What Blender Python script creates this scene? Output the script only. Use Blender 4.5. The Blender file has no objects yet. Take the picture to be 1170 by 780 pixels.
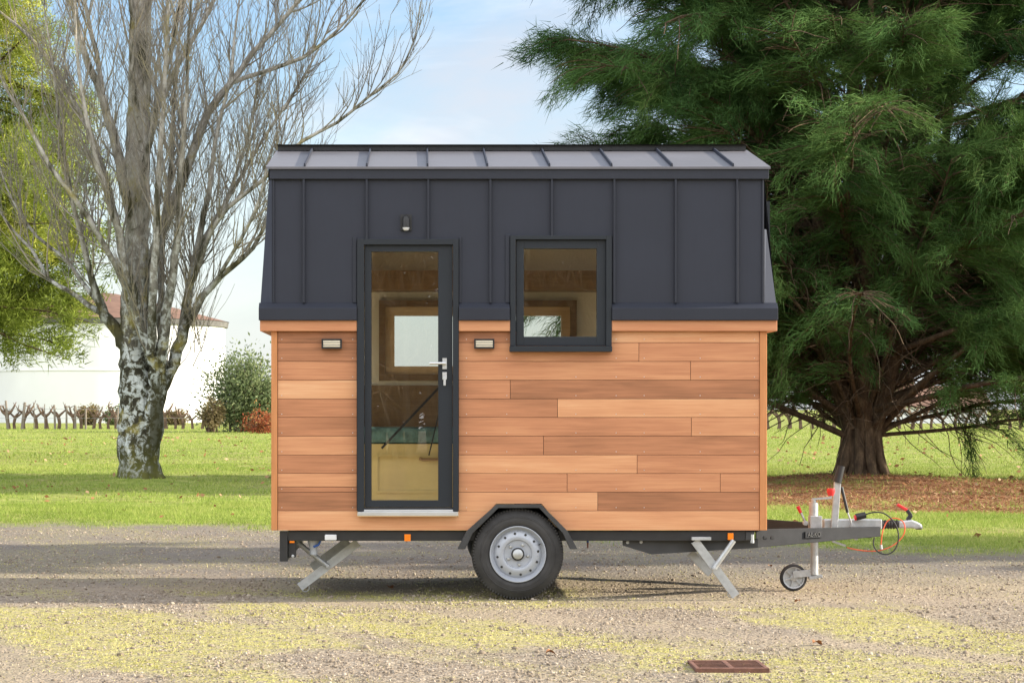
import bpy, math, random
import numpy as np
from mathutils import Vector, Matrix
random.seed(7); RNG = np.random.default_rng(11)
sc = bpy.context.scene
COL = sc.collection
R = math.radians
# ------------------------------------------------------------------ scale: facade plane is y = 0, camera 16 m in front of it
CAMD, CAMH, FPX, VX, VY = 16.0, 1.333, 2640.0, 485.0, 465.0
def P(px, py, y=0.0):
    s = (CAMD + y) / FPX
    return Vector(((px - VX) * s, y, CAMH + (VY - py) * s))
def G(px, d):                                   # x on the ground at distance d from the camera
    return (px - VX) * d / FPX

# ------------------------------------------------------------------ noise helpers
def _hash(ix, iy, seed):
    h = (ix.astype(np.int64) * 374761393 + iy.astype(np.int64) * 668265263 + seed * 1442695041) & 0xFFFFFFFF
    h = ((h ^ (h >> 13)) * 1274126177) & 0xFFFFFFFF
    h = h ^ (h >> 16)
    return (h & 0xFFFFFF) / float(0xFFFFFF)
def vnoise(x, y, scale=1.0, seed=0, octaves=3):
    x = np.asarray(x, float) / scale; y = np.asarray(y, float) / scale
    tot = 0; amp = 1; norm = 0
    for o in range(octaves):
        ix = np.floor(x); iy = np.floor(y); fx = x - ix; fy = y - iy
        fx = fx * fx * (3 - 2 * fx); fy = fy * fy * (3 - 2 * fy)
        a = _hash(ix, iy, seed + o); b = _hash(ix + 1, iy, seed + o)
        c = _hash(ix, iy + 1, seed + o); d = _hash(ix + 1, iy + 1, seed + o)
        tot = tot + amp * ((a * (1 - fx) + b * fx) * (1 - fy) + (c * (1 - fx) + d * fx) * fy)
        norm += amp; amp *= .5; x = x * 2.03 + 17.1; y = y * 2.03 + 5.7
    return tot / norm
def sstep(a, b, x):
    t = np.clip((x - a) / (b - a), 0, 1); return t * t * (3 - 2 * t)

# ------------------------------------------------------------------ ground functions
def lawn_edge(x):
    x = np.asarray(x, float)
    e = np.interp(x, [-60, -4.8, -1.6, 2.2, 4.1, 6, 14, 60], [11.5, 10.0, 9.3, 7.1, 5.3, 4.9, 4.2, 2.0])
    return e + (vnoise(x, x * 0 + 3.3, .9, 5) - .5) * .7
def lawn_mask(x, y):
    return sstep(-.7, .7, y - lawn_edge(x) + (vnoise(x, y * .7, .35, 9) - .5) * 1.5)
def needle_mask(x, y):
    d = np.sqrt(((x - 8.2) / 6.2) ** 2 + ((y - 18.6) / 6.6) ** 2)
    return sstep(1.05, .72, d + (vnoise(x, y, 1.6, 21) - .5) * .55) * np.clip(.45 + vnoise(x, y, .8, 23), 0, 1)
def bare_mask(x, y):
    """worn wheel tracks, 1 = bare"""
    y = np.asarray(y, float) * .75; x = np.asarray(x, float) + .3
    t1 = np.abs((x - 1.2) + 1.35 * (y + 1.2)) / 1.6
    t2 = np.abs((x + 2.3) + .55 * (y + 2.2)) / 1.15
    a = np.maximum(sstep(.34, .12, t1 + (vnoise(x, y, .5, 31) - .5) * .3), sstep(.34, .1, t2 + (vnoise(x, y, .5, 33) - .5) * .3))
    b = sstep(.3, .9, y) * .92                                   # the drive behind the wheels is worn bare
    c = sstep(1.1, 1.6, x) * sstep(-.55, -.05, y)
    return np.clip(np.maximum(np.maximum(a * sstep(.4, -.3, y), b), c), 0, 1)
def moss_mask(x, y):
    m = sstep(.37, .60, vnoise(x + .35 * np.asarray(y), y * .5, .62, 41, 5)) * (1 - .88 * bare_mask(x, y))
    return m * (1 - lawn_mask(x, y))
def gh(x, y):
    x = np.asarray(x, float); y = np.asarray(y, float)
    h = (vnoise(x, y, 1.7, 51) - .5) * .035 + (vnoise(x, y, .3, 53) - .5) * .012
    h = h + lawn_mask(x, y) * .03
    near = np.exp(-((x - .6) / 1.6) ** 2 - (y / .9) ** 2)
    h = h * (1 - .8 * near)
    far = sstep(45, 80, y); h = h * (1 - far) + far * .03
    for (bx, by, bw, bh) in ((G(160, 40), 24.0, 1.0, .10), (G(985, 40), 24.0, 1.9, .16)):
        h = h + bh * np.exp(-((x - bx) ** 2 + (y - by) ** 2) / bw ** 2)
    return h

# ------------------------------------------------------------------ materials
def newmat(name):
    m = bpy.data.materials.new(name); m.use_nodes = True
    nt = m.node_tree; b = nt.nodes['Principled BSDF']
    return m, nt, b
def nd(nt, typ, **kw):
    n = nt.nodes.new(typ)
    for k, v in kw.items():
        if k in ('operation', 'blend_type', 'data_type', 'attribute_name', 'attribute_type', 'feature', 'noise_dimensions', 'distance', 'wave_type', 'bands_direction', 'interpolation_type', 'clamp'): setattr(n, k, v)
        else: n.inputs[k].default_value = v
    return n
def lk(nt, a, b): nt.links.new(a, b)
def ramp(nt, fac, stops):
    n = nt.nodes.new('ShaderNodeValToRGB'); cr = n.color_ramp
    while len(cr.elements) < len(stops): cr.elements.new(.5)
    for e, (p, c) in zip(cr.elements, stops):
        e.position = p; e.color = (c[0], c[1], c[2], 1) if len(c) == 3 else c
    lk(nt, fac, n.inputs[0]); return n.outputs[0]
def mixc(nt, fac, a, b, mode='MIX'):
    n = nt.nodes.new('ShaderNodeMix'); n.data_type = 'RGBA'; n.blend_type = mode
    for s, v in ((n.inputs[0], fac), (n.inputs[6], a), (n.inputs[7], b)):
        if hasattr(v, 'is_linked'): lk(nt, v, s)
        elif isinstance(v, (int, float)): s.default_value = v
        else: s.default_value = (v[0], v[1], v[2], 1)
    return n.outputs[2]
def mth(nt, op, a, b=None):
    n = nt.nodes.new('ShaderNodeMath'); n.operation = op
    for s, v in ((n.inputs[0], a), (n.inputs[1], b)):
        if v is None: continue
        if hasattr(v, 'is_linked'): lk(nt, v, s)
        else: s.default_value = v
    return n.outputs[0]
def coords(nt, scale=(1, 1, 1), kind='Object'):
    t = nt.nodes.new('ShaderNodeTexCoord'); m = nt.nodes.new('ShaderNodeMapping')
    m.inputs['Scale'].default_value = scale; lk(nt, t.outputs[kind], m.inputs[0]); return m.outputs[0]
def noise(nt, vec, scale, detail=4, rough=.55, dist=0):
    n = nt.nodes.new('ShaderNodeTexNoise'); n.inputs['Scale'].default_value = scale; n.inputs['Detail'].default_value = detail
    n.inputs['Roughness'].default_value = rough; n.inputs['Distortion'].default_value = dist
    if vec is not None: lk(nt, vec, n.inputs['Vector'])
    return n.outputs['Fac']
def bump(nt, bsdf, h, strength=.3, dist=.01):
    b = nt.nodes.new('ShaderNodeBump'); b.inputs['Strength'].default_value = strength; b.inputs['Distance'].default_value = dist
    lk(nt, h, b.inputs['Height']); lk(nt, b.outputs[0], bsdf.inputs['Normal'])
def attr(nt, name):
    a = nt.nodes.new('ShaderNodeAttribute'); a.attribute_name = name; return a.outputs['Fac']

def simple(name, col, rough=.5, metal=0, var=.12, nscale=9, bmp=.0, spec=.5, coat=0):
    m, nt, b = newmat(name); v = coords(nt)
    f = noise(nt, v, nscale, 5)
    c0 = [x * (1 - var) for x in col]; c1 = [min(1, x * (1 + var)) for x in col]
    lk(nt, ramp(nt, f, [(.3, c0), (.7, c1)]), b.inputs['Base Color'])
    r = mth(nt, 'ADD', mth(nt, 'MULTIPLY', noise(nt, v, nscale * 2.7, 4), .16), rough - .08); lk(nt, r, b.inputs['Roughness'])
    b.inputs['Metallic'].default_value = metal; b.inputs['Specular IOR Level'].default_value = spec; b.inputs['Coat Weight'].default_value = coat
    if bmp: bump(nt, b, noise(nt, v, nscale * 6, 4), bmp, .004)
    return m

def wood_mat(name, stops, grain=(1.3, 26, 26), vary=True, rough=.55):
    m, nt, b = newmat(name)
    tc = nt.nodes.new('ShaderNodeTexCoord'); tone = attr(nt, 'tone')
    off = nt.nodes.new('ShaderNodeCombineXYZ'); lk(nt, mth(nt, 'MULTIPLY', tone, 37.7), off.inputs[0]); lk(nt, mth(nt, 'MULTIPLY', tone, 91.3), off.inputs[2])
    add = nt.nodes.new('ShaderNodeVectorMath'); add.operation = 'ADD'; lk(nt, tc.outputs['Object'], add.inputs[0]); lk(nt, off.outputs[0], add.inputs[1])
    mp = nt.nodes.new('ShaderNodeMapping'); mp.inputs['Scale'].default_value = grain; lk(nt, add.outputs[0], mp.inputs[0])
    g1 = noise(nt, mp.outputs[0], 1.6, 6, .6, .35)
    mp2 = nt.nodes.new('ShaderNodeMapping'); mp2.inputs['Scale'].default_value = (grain[0] * .55, grain[1] * 5, grain[2] * 5); lk(nt, add.outputs[0], mp2.inputs[0])
    g2 = noise(nt, mp2.outputs[0], 1.4, 4, .6, .2)
    mp3 = nt.nodes.new('ShaderNodeMapping'); mp3.inputs['Scale'].default_value = (grain[0] * .9, grain[1] * .3, grain[2] * .3); lk(nt, add.outputs[0], mp3.inputs[0])
    g3 = noise(nt, mp3.outputs[0], 1.3, 3, .5)
    f = mth(nt, 'ADD', tone, mth(nt, 'MULTIPLY', mth(nt, 'SUBTRACT', g1, .5), .62))
    f = mth(nt, 'ADD', f, mth(nt, 'MULTIPLY', mth(nt, 'SUBTRACT', g3, .5), .5))
    f = mth(nt, 'ADD', f, mth(nt, 'MULTIPLY', mth(nt, 'SUBTRACT', g2, .5), .34))
    c = ramp(nt, f, stops)
    lk(nt, c, b.inputs['Base Color']); b.inputs['Roughness'].default_value = rough; b.inputs['Specular IOR Level'].default_value = .35
    bump(nt, b, g2, .25, .0015)
    return m
M = {}
M['cedar_wood'] = wood_mat('cedar_wood', [(0, (.17, .078, .036)), (.28, (.35, .150, .072)), (.5, (.475, .208, .102)), (.75, (.60, .295, .145)), (1, (.69, .40, .22))])
M['trim_wood'] = wood_mat('trim_wood', [(0, (.36, .15, .05)), (.5, (.52, .22, .085)), (1, (.66, .34, .14))], grain=(26, 26, 1.3))
M['cornice_wood'] = wood_mat('cornice_wood', [(0, (.34, .14, .065)), (.5, (.49, .21, .10)), (1, (.62, .32, .16))])
M['inner_wood'] = wood_mat('inner_wood', [(0, (.40, .26, .14)), (.5, (.58, .41, .24)), (1, (.70, .54, .35))])
M['dark_wood'] = wood_mat('dark_wood', [(0, (.15, .09, .05)), (.5, (.27, .175, .10)), (1, (.4, .28, .17))])
def painted(name, col, rough=.42):
    m, nt, b = newmat(name); v = coords(nt)
    n1 = noise(nt, v, 2.2, 5, .6); n2 = noise(nt, coords(nt, (14, 14, 1.1)), 3, 4)
    f = mth(nt, 'ADD', mth(nt, 'MULTIPLY', n1, .7), mth(nt, 'MULTIPLY', n2, .3))
    lk(nt, ramp(nt, f, [(.3, [x * .9 for x in col]), (.7, [x * 1.12 for x in col])]), b.inputs['Base Color'])
    lk(nt, mth(nt, 'ADD', mth(nt, 'MULTIPLY', n1, .18), rough - .09), b.inputs['Roughness'])
    b.inputs['Specular IOR Level'].default_value = .36
    bump(nt, b, noise(nt, v, 1.9, 2), .3, .02)
    return m
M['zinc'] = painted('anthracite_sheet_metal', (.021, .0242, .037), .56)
M['zinc_edge'] = painted('anthracite_flashing', (.019, .022, .033), .5)
M['alu_dark'] = painted('anthracite_joinery', (.014, .018, .024), .48)
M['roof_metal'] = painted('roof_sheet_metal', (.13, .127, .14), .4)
M['black'] = simple('black_coated_steel', (.016, .016, .017), .5, 0, .2)
M['steel_dark'] = simple('charcoal_steel', (.035, .036, .038), .5, .0, .2)
M['beam_steel'] = simple('drawbar_steel', (.034, .035, .038), .8, 0, .15, 9, 0, .12)
M['cheek_metal'] = painted('end_sheet_metal', (.05, .056, .075), .8); M['cheek_metal'].node_tree.nodes['Principled BSDF'].inputs['Specular IOR Level'].default_value = .12
M['galv'] = simple('galvanised_steel', (.44, .455, .46), .45, .5, .16, 22)
M['alu'] = simple('brushed_aluminium', (.62, .63, .64), .38, .8, .06)
M['rim'] = simple('silver_painted_rim', (.36, .385, .43), .42, .2, .06, 12)
M['rubber'] = simple('tyre_rubber', (.030, .029, .029), .72, 0, .45, 7, .3)
M['white_plastic'] = simple('white_plastic', (.62, .63, .64), .4, 0, .04)
M['grey_plastic'] = simple('grey_pvc', (.42, .45, .5), .45, 0, .06)
M['amber'] = simple('amber_reflector', (.85, .22, .01), .25, 0, .1)
M['red_plastic'] = simple('red_plastic', (.62, .03, .03), .4, 0, .06)
M['blue_plastic'] = simple('blue_plastic', (.02, .10, .42), .4, 0, .06)
M['cream'] = simple('cream_panel', (.82, .77, .66), .7, 0, .05, 3)
M['olive'] = simple('pale_plywood', (.62, .53, .27), .6, 0, .1, 5)
M['teal'] = simple('teal_fabric', (.10, .20, .22), .85, 0, .5, 14)
M['rust'] = simple('rusty_cast_iron', (.16, .075, .052), .8, .1, .3, 24, .5)
M['diffuser'] = simple('opal_diffuser', (.66, .60, .47), .35, 0, .03)
M['tile'] = simple('terracotta_roof', (.16, .088, .058), .85, 0, .25, 1.2)
M['render_wall'] = simple('white_render', (.70, .70, .70), .8, 0, .03, .4)
M['stone_band'] = simple('weathered_eave', (.11, .105, .10), .9, 0, .3, 1.5)
M['post_wood'] = simple('grey_weathered_post', (.19, .16, .13), .9, 0, .25, 3)
M['vine_bark'] = simple('vine_bark', (.13, .085, .055), .95, 0, .35, 4, .6)
M['wire'] = simple('wire', (.3, .3, .3), .5, .5)
M['litter_leaf'] = simple('dry_leaf', (.33, .15, .06), .8, 0, .3, 20)

def glass_mat():
    m = bpy.data.materials.new('window_glass'); m.use_nodes = True; nt = m.node_tree
    for n in list(nt.nodes): nt.nodes.remove(n)
    o = nt.nodes.new('ShaderNodeOutputMaterial'); mx = nt.nodes.new('ShaderNodeMixShader')
    t = nt.nodes.new('ShaderNodeBsdfTransparent'); t.inputs[0].default_value = (.93, .95, .92, 1)
    g = nt.nodes.new('ShaderNodeBsdfGlossy'); g.inputs['Roughness'].default_value = .0
    fr = nt.nodes.new('ShaderNodeFresnel'); fr.inputs[0].default_value = 1.5
    f = mth(nt, 'MINIMUM', mth(nt, 'ADD', mth(nt, 'MULTIPLY', fr.outputs[0], 3.2), .0), 1.0)
    bm = nt.nodes.new('ShaderNodeBump'); bm.inputs['Strength'].default_value = .02; bm.inputs['Distance'].default_value = .01
    lk(nt, noise(nt, coords(nt), 1.6, 1), bm.inputs['Height']); lk(nt, bm.outputs[0], g.inputs['Normal'])
    lk(nt, f, mx.inputs[0]); lk(nt, t.outputs[0], mx.inputs[1]); lk(nt, g.outputs[0], mx.inputs[2]); lk(nt, mx.outputs[0], o.inputs[0])
    return m
M['glass'] = glass_mat()

def foliage_mat(name, dark, mid, light, trans=.25, rough=.6):
    m, nt, b = newmat(name)
    t = attr(nt, 'tone')
    c = ramp(nt, t, [(0, dark), (.5, mid), (1, light)])
    lk(nt, c, b.inputs['Base Color']); b.inputs['Roughness'].default_value = rough; b.inputs['Specular IOR Level'].default_value = .1
    tr = nt.nodes.new('ShaderNodeBsdfTranslucent'); lk(nt, c, tr.inputs[0])
    mx = nt.nodes.new('ShaderNodeMixShader'); mx.inputs[0].default_value = trans
    lk(nt, b.outputs[0], mx.inputs[1]); lk(nt, tr.outputs[0], mx.inputs[2])
    lk(nt, mx.outputs[0], nt.nodes['Material Output'].inputs[0])
    return m
M['needles'] = foliage_mat('conifer_needles', (.034, .076, .024), (.070, .140, .037), (.112, .176, .048), .14, .85)
M['pine_needles'] = foliage_mat('pine_needles', (.08, .105, .018), (.20, .26, .04), (.40, .41, .08))
M['bush_leaves'] = foliage_mat('bush_leaves', (.08, .12, .05), (.16, .20, .09), (.27, .30, .15))
M['red_leaves'] = foliage_mat('red_leaves', (.20, .05, .025), (.32, .09, .04), (.36, .2, .07))
M['brown_leaves'] = foliage_mat('brown_leaves', (.13, .10, .045), (.2, .16, .075), (.26, .2, .1))
M['grass'] = foliage_mat('lawn_grass', (.12, .18, .032), (.25, .33, .06), (.44, .45, .15), .3)
M['mossy'] = foliage_mat('moss_and_short_grass', (.28, .26, .07), (.46, .43, .13), (.62, .56, .28), .2)
M['litter'] = foliage_mat('dead_leaves', (.18, .08, .035), (.30, .15, .07), (.42, .3, .18), .1)

def bark_mat(name, kind):
    m, nt, b = newmat(name); v = coords(nt, (1, 1, .45)); v1 = coords(nt)
    n1 = noise(nt, v, 9, 8, .7); n2 = noise(nt, v1, 7.5, 8, .68, .5); n3 = noise(nt, v1, 1.7, 5, .65)
    if kind == 'poplar':
        sep = nt.nodes.new('ShaderNodeSeparateXYZ'); geo = nt.nodes.new('ShaderNodeNewGeometry'); lk(nt, geo.outputs['Position'], sep.inputs[0])
        low = nt.nodes.new('ShaderNodeMapRange'); lk(nt, sep.outputs[2], low.inputs[0]); low.inputs[1].default_value = 2.0; low.inputs[2].default_value = 5.2; low.inputs[3].default_value = 1; low.inputs[4].default_value = 0
        up = ramp(nt, n1, [(.3, (.10, .088, .07)), (.45, (.33, .305, .265)), (.7, (.58, .555, .51))])
        lichen = ramp(nt, n2, [(.44, (.035, .032, .022)), (.49, (.10, .095, .06)), (.53, (.37, .395, .38)), (.7, (.58, .605, .60))])
        c = mixc(nt, low.outputs[0], up, lichen)
        yel = ramp(nt, n3, [(.56, (0, 0, 0)), (.66, (1, 1, 1))])
        c = mixc(nt, mth(nt, 'MULTIPLY', yel, .75), c, (.27, .23, .06))
        streak = ramp(nt, noise(nt, coords(nt, (1, 1, .16)), 3.1, 6, .66, .5), [(.50, (0, 0, 0)), (.60, (1, 1, 1))])
        c = mixc(nt, mth(nt, 'MULTIPLY', streak, .9), c, (.045, .042, .02))
        base = nt.nodes.new('ShaderNodeMapRange'); lk(nt, mth(nt, 'ADD', sep.outputs[2], mth(nt, 'MULTIPLY', n2, 1.4)), base.inputs[0]); base.inputs[1].default_value = .8; base.inputs[2].default_value = 1.4; base.inputs[3].default_value = 1; base.inputs[4].default_value = 0
        c = mixc(nt, base.outputs[0], c, (.085, .085, .022))
    elif kind == 'twig':
        c = ramp(nt, n3, [(.3, (.15, .13, .11)), (.5, (.30, .27, .23)), (.62, (.35, .30, .18)), (.75, (.42, .39, .34))])
    else:
        c = ramp(nt, n1, [(.25, (.03, .022, .016)), (.5, (.09, .062, .04)), (.75, (.22, .155, .095))])
    lk(nt, c, b.inputs['Base Color']); b.inputs['Roughness'].default_value = .9; b.inputs['Specular IOR Level'].default_value = .15
    bump(nt, b, n1, .8, .03)
    return m
M['poplar_bark'] = bark_mat('lichen_bark', 'poplar'); M['twig_bark'] = bark_mat('twig_bark', 'twig'); M['conifer_bark'] = bark_mat('conifer_bark', 'dark')

def ground_mat():
    m, nt, b = newmat('ground_surface'); v = coords(nt)
    lawn = attr(nt, 'lawn'); need = attr(nt, 'needle'); moss = attr(nt, 'moss'); bare = attr(nt, 'bare')
    vo = nt.nodes.new('ShaderNodeTexVoronoi'); vo.inputs['Scale'].default_value = 62; lk(nt, v, vo.inputs['Vector'])
    vo2 = nt.nodes.new('ShaderNodeTexVoronoi'); vo2.inputs['Scale'].default_value = 27; lk(nt, v, vo2.inputs['Vector'])
    sv = nt.nodes.new('ShaderNodeSeparateColor'); lk(nt, vo.outputs['Color'], sv.inputs[0])
    sv2 = nt.nodes.new('ShaderNodeSeparateColor'); lk(nt, vo2.outputs['Color'], sv2.inputs[0])
    peb = ramp(nt, sv.outputs[0], [(0, (.17, .13, .095)), (.35, (.27, .215, .16)), (.7, (.36, .295, .22)), (1, (.48, .41, .33))])
    peb2 = ramp(nt, sv2.outputs[1], [(0, (.15, .12, .09)), (.6, (.28, .23, .175)), (1, (.44, .39, .32))])
    c = mixc(nt, .38, peb, peb2)
    big = noise(nt, v, 1.1, 6, .62); fine = noise(nt, v, 34, 5, .7)
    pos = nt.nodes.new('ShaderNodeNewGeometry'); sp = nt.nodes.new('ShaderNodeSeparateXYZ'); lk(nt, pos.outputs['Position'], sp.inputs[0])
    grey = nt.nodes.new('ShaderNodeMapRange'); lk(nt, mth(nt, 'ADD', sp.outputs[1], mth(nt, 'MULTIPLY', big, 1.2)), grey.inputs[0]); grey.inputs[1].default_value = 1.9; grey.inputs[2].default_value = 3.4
    dirt_and_shade = mixc(nt, grey.outputs[0], ramp(nt, fine, [(.3, (.255, .205, .15)), (.7, (.41, .34, .255))]), ramp(nt, fine, [(.3, (.135, .12, .105)), (.7, (.225, .2, .175))]))  # far mix greys the strip behind the trailer, deepening its shade by colour
    c = mixc(nt, mth(nt, 'MULTIPLY', bare, .75), c, dirt_and_shade)
    c0_ = mixc(nt, .0, c, ramp(nt, fine, [(.3, (.21, .155, .11)), (.7, (.36, .28, .205))]))
    c = mixc(nt, mth(nt, 'MULTIPLY', ramp(nt, big, [(.45, (0, 0, 0)), (.62, (1, 1, 1))]), .3), c, (.17, .15, .13))
    # moss broken up by fine noise
    mf = mth(nt, 'MULTIPLY', moss, ramp(nt, noise(nt, v, 11, 6, .72), [(.36, (0, 0, 0)), (.56, (1, 1, 1))]))
    mcol = ramp(nt, fine, [(.3, (.30, .28, .08)), (.55, (.45, .42, .13)), (.75, (.56, .53, .24))])
    c = mixc(nt, mth(nt, 'MULTIPLY', mf, .72), c, mcol)
    gcol = ramp(nt, noise(nt, v, 2.6, 7, .7), [(.3, (.11, .155, .03)), (.5, (.235, .285, .06)), (.72, (.41, .40, .14))])
    gcol = mixc(nt, mth(nt, 'MULTIPLY', ramp(nt, noise(nt, v, .55, 6, .7), [(.46, (0, 0, 0)), (.66, (1, 1, 1))]), .7), gcol, (.30, .24, .11))
    c = mixc(nt, lawn, c, gcol)
    ncol = ramp(nt, noise(nt, v, 9, 7, .75), [(.3, (.11, .05, .028)), (.55, (.27, .13, .07)), (.75, (.42, .22, .13))])
    c = mixc(nt, need, c, ncol)
    lk(nt, c, b.inputs['Base Color']); b.inputs['Roughness'].default_value = .95; b.inputs['Specular IOR Level'].default_value = .1
    h = mth(nt, 'ADD', mth(nt, 'MULTIPLY', vo.outputs['Distance'], -.8), mth(nt, 'ADD', mth(nt, 'MULTIPLY', vo2.outputs['Distance'], -1.2), fine))
    bump(nt, b, h, .9, .012)
    return m
M['ground'] = ground_mat()
M['stones'] = foliage_mat('loose_stones', (.15, .12, .09), (.28, .23, .175), (.47, .41, .335), .0, .85)

# ------------------------------------------------------------------ mesh helpers
def link(name, me, mat, parent=None, smooth=False, bevel=0):
    o = bpy.data.objects.new(name, me); COL.objects.link(o)
    if mat: me.materials.append(mat)
    if smooth:
        me.polygons.foreach_set('use_smooth', np.ones(len(me.polygons), bool))
    if parent is not None:
        o.parent = parent
        if parent.type == 'EMPTY': o.location = -parent.location
    if bevel:
        bv = o.modifiers.new('edge', 'BEVEL'); bv.width = bevel; bv.segments = 2; bv.limit_method = 'ANGLE'; bv.angle_limit = R(40)
        bv.harden_normals = False
    return o
def empty(name, loc, label, cat, group=None):
    o = bpy.data.objects.new(name, None); COL.objects.link(o); o.location = loc; o.empty_display_size = .2
    o['label'] = label; o['category'] = cat
    if group: o['group'] = group
    return o
def tag(o, label=None, cat=None, group=None, kind=None):
    for k, v in (('label', label), ('category', cat), ('group', group), ('kind', kind)):
        if v: o[k] = v
    return o
class MB:
    def __init__(s): s.V = []; s.F = []; s.T = []
    def add(s, vs, fs, tone=.5):
        n = len(s.V); s.V += [tuple(v) for v in vs]; s.F += [tuple(i + n for i in f) for f in fs]; s.T += [tone] * len(fs); return s
    def box(s, x0, x1, y0, y1, z0, z1, tone=.5):
        if x0 > x1: x0, x1 = x1, x0
        if z0 > z1: z0, z1 = z1, z0
        vs = [(x, y, z) for z in (z0, z1) for y in (y0, y1) for x in (x0, x1)]
        return s.add(vs, [(0, 2, 3, 1), (4, 5, 7, 6), (0, 1, 5, 4), (2, 6, 7, 3), (0, 4, 6, 2), (1, 3, 7, 5)], tone)
    def pbox(s, px0, px1, py0, py1, y0, y1, tone=.5, ref=None):
        a = P(px0, py0, y0 if ref is None else ref); b = P(px1, py1, y0 if ref is None else ref)
        return s.box(a.x, b.x, y0, y1, b.z, a.z, tone)
    def prism(s, pts, y0, y1, tone=.5, ref=0):
        q = [P(a, b, ref) for a, b in pts]; n = len(q)
        ar = sum(q[i].x * q[(i + 1) % n].z - q[(i + 1) % n].x * q[i].z for i in range(n))
        if ar < 0: q.reverse()
        vs = [(p.x, y0, p.z) for p in q] + [(p.x, y1, p.z) for p in q]
        fs = [tuple(range(n)), tuple(range(2 * n - 1, n - 1, -1))] + [(i, i + n, (i + 1) % n + n, (i + 1) % n) for i in range(n)]
        return s.add(vs, fs, tone)
    def bar(s, p, q, w, h, up=(0, 1, 0), tone=.5):
        p = Vector(p); q = Vector(q); d = (q - p).normalized(); u = Vector(up); u = (u - d * u.dot(d)).normalized(); r = d.cross(u)
        vs = []
        for c in (p, q):
            for a, b in ((-1, -1), (1, -1), (1, 1), (-1, 1)): vs.append(c + r * (a * w / 2) + u * (b * h / 2))
        return s.add(vs, [(3, 2, 1, 0), (4, 5, 6, 7), (0, 1, 5, 4), (1, 2, 6, 5), (2, 3, 7, 6), (3, 0, 4, 7)], tone)
    def tube(s, pts, rad, n=8, caps=True):
        pts = [Vector(p) for p in pts]; rad = rad if hasattr(rad, '__len__') else [rad] * len(pts)
        vs = []; u = None
        for i, p in enumerate(pts):
            t = (pts[min(i + 1, len(pts) - 1)] - pts[max(i - 1, 0)]).normalized()
            if u is None: u = t.orthogonal().normalized()
            u = (u - t * u.dot(t)).normalized(); w = t.cross(u)
            for k in range(n):
                a = 2 * math.pi * k / n; vs.append(p + (u * math.cos(a) + w * math.sin(a)) * rad[i])
        fs = [(i * n + k, i * n + (k + 1) % n, (i + 1) * n + (k + 1) % n, (i + 1) * n + k) for i in range(len(pts) - 1) for k in range(n)]
        if caps: fs += [tuple(range(n - 1, -1, -1)), tuple(range((len(pts) - 1) * n, len(pts) * n))]
        return s.add(vs, fs)
    def lathe(s, c, axis, prof, n=48):
        """prof: (distance along axis, radius)"""
        c = Vector(c); a = Vector(axis).normalized(); u = a.orthogonal().normalized(); w = a.cross(u); vs = []
        for h, r in prof:
            for k in range(n):
                t = 2 * math.pi * k / n; vs.append(c + a * h + (u * math.cos(t) + w * math.sin(t)) * r)
        m = len(prof)
        fs = [(i * n + k, i * n + (k + 1) % n, (i + 1) * n + (k + 1) % n, (i + 1) * n + k) for i in range(m - 1) for k in range(n)]
        return s.add(vs, fs)
    def build_each(s, name, mat, parent=None, smooth=False, bevel=0):
        """every connected piece becomes an object of its own"""
        up = list(range(len(s.V)))
        def find(i):
            while up[i] != i: up[i] = up[up[i]]; i = up[i]
            return i
        for f in s.F:
            for v in f[1:]: up[find(v)] = find(f[0])
        groups = {}
        for f, t in zip(s.F, s.T): groups.setdefault(find(f[0]), []).append((f, t))
        out = []
        for fl in groups.values():
            m = MB(); idx = {}
            for f, t in fl:
                for v in f:
                    if v not in idx: idx[v] = len(m.V); m.V.append(s.V[v])
                m.F.append(tuple(idx[v] for v in f)); m.T.append(t)
            out.append(m.build(name, mat, parent, smooth, bevel))
        return out
    def build(s, name, mat, parent=None, smooth=False, bevel=0, label=None):
        me = bpy.data.meshes.new(name); me.from_pydata(s.V, [], s.F); me.validate(); me.update()
        if len(me.polygons) == len(s.T):
            a = me.attributes.new('tone', 'FLOAT', 'FACE'); a.data.foreach_set('value', s.T)
        o = link(name, me, mat, parent, False, bevel)
        if smooth:
            me.polygons.foreach_set('use_smooth', np.ones(len(me.polygons), bool))
            try: me.set_sharp_from_angle(angle=R(40))
            except Exception: pass
        if label: o['label'] = label
        return o
def mesh_np(name, V, k, tone, mat, parent=None):
    """V: (N*k,3) verts, every k consecutive verts form one face"""
    V = np.asarray(V, np.float32).reshape(-1, 3); nf = len(V) // k
    me = bpy.data.meshes.new(name); me.vertices.add(len(V)); me.vertices.foreach_set('co', V.ravel())
    me.loops.add(nf * k); me.loops.foreach_set('vertex_index', np.arange(nf * k, dtype=np.int32))
    me.polygons.add(nf); me.polygons.foreach_set('loop_start', np.arange(0, nf * k, k, dtype=np.int32))
    me.update(calc_edges=True)
    a = me.attributes.new('tone', 'FLOAT', 'FACE'); a.data.foreach_set('value', np.asarray(tone, np.float32))
    return link(name, me, mat, parent)
def unit(v): return v / (np.linalg.norm(v, axis=-1, keepdims=True) + 1e-9)
def blades(base, dirs, length, width):
    n = len(base); side = unit(np.cross(dirs, RNG.normal(size=(n, 3)))) * (width[:, None] / 2)
    V = np.stack([base - side, base + side, base + dirs * length[:, None]], 1)
    return V.reshape(-1, 3)
def leaves(base, dirs, length, width):
    n = len(base); side = unit(np.cross(dirs, RNG.normal(size=(n, 3)))) * (width[:, None] / 2)
    L = dirs * length[:, None]
    return np.stack([base, base + L * .45 + side, base + L, base + L * .45 - side], 1).reshape(-1, 3)

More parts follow.
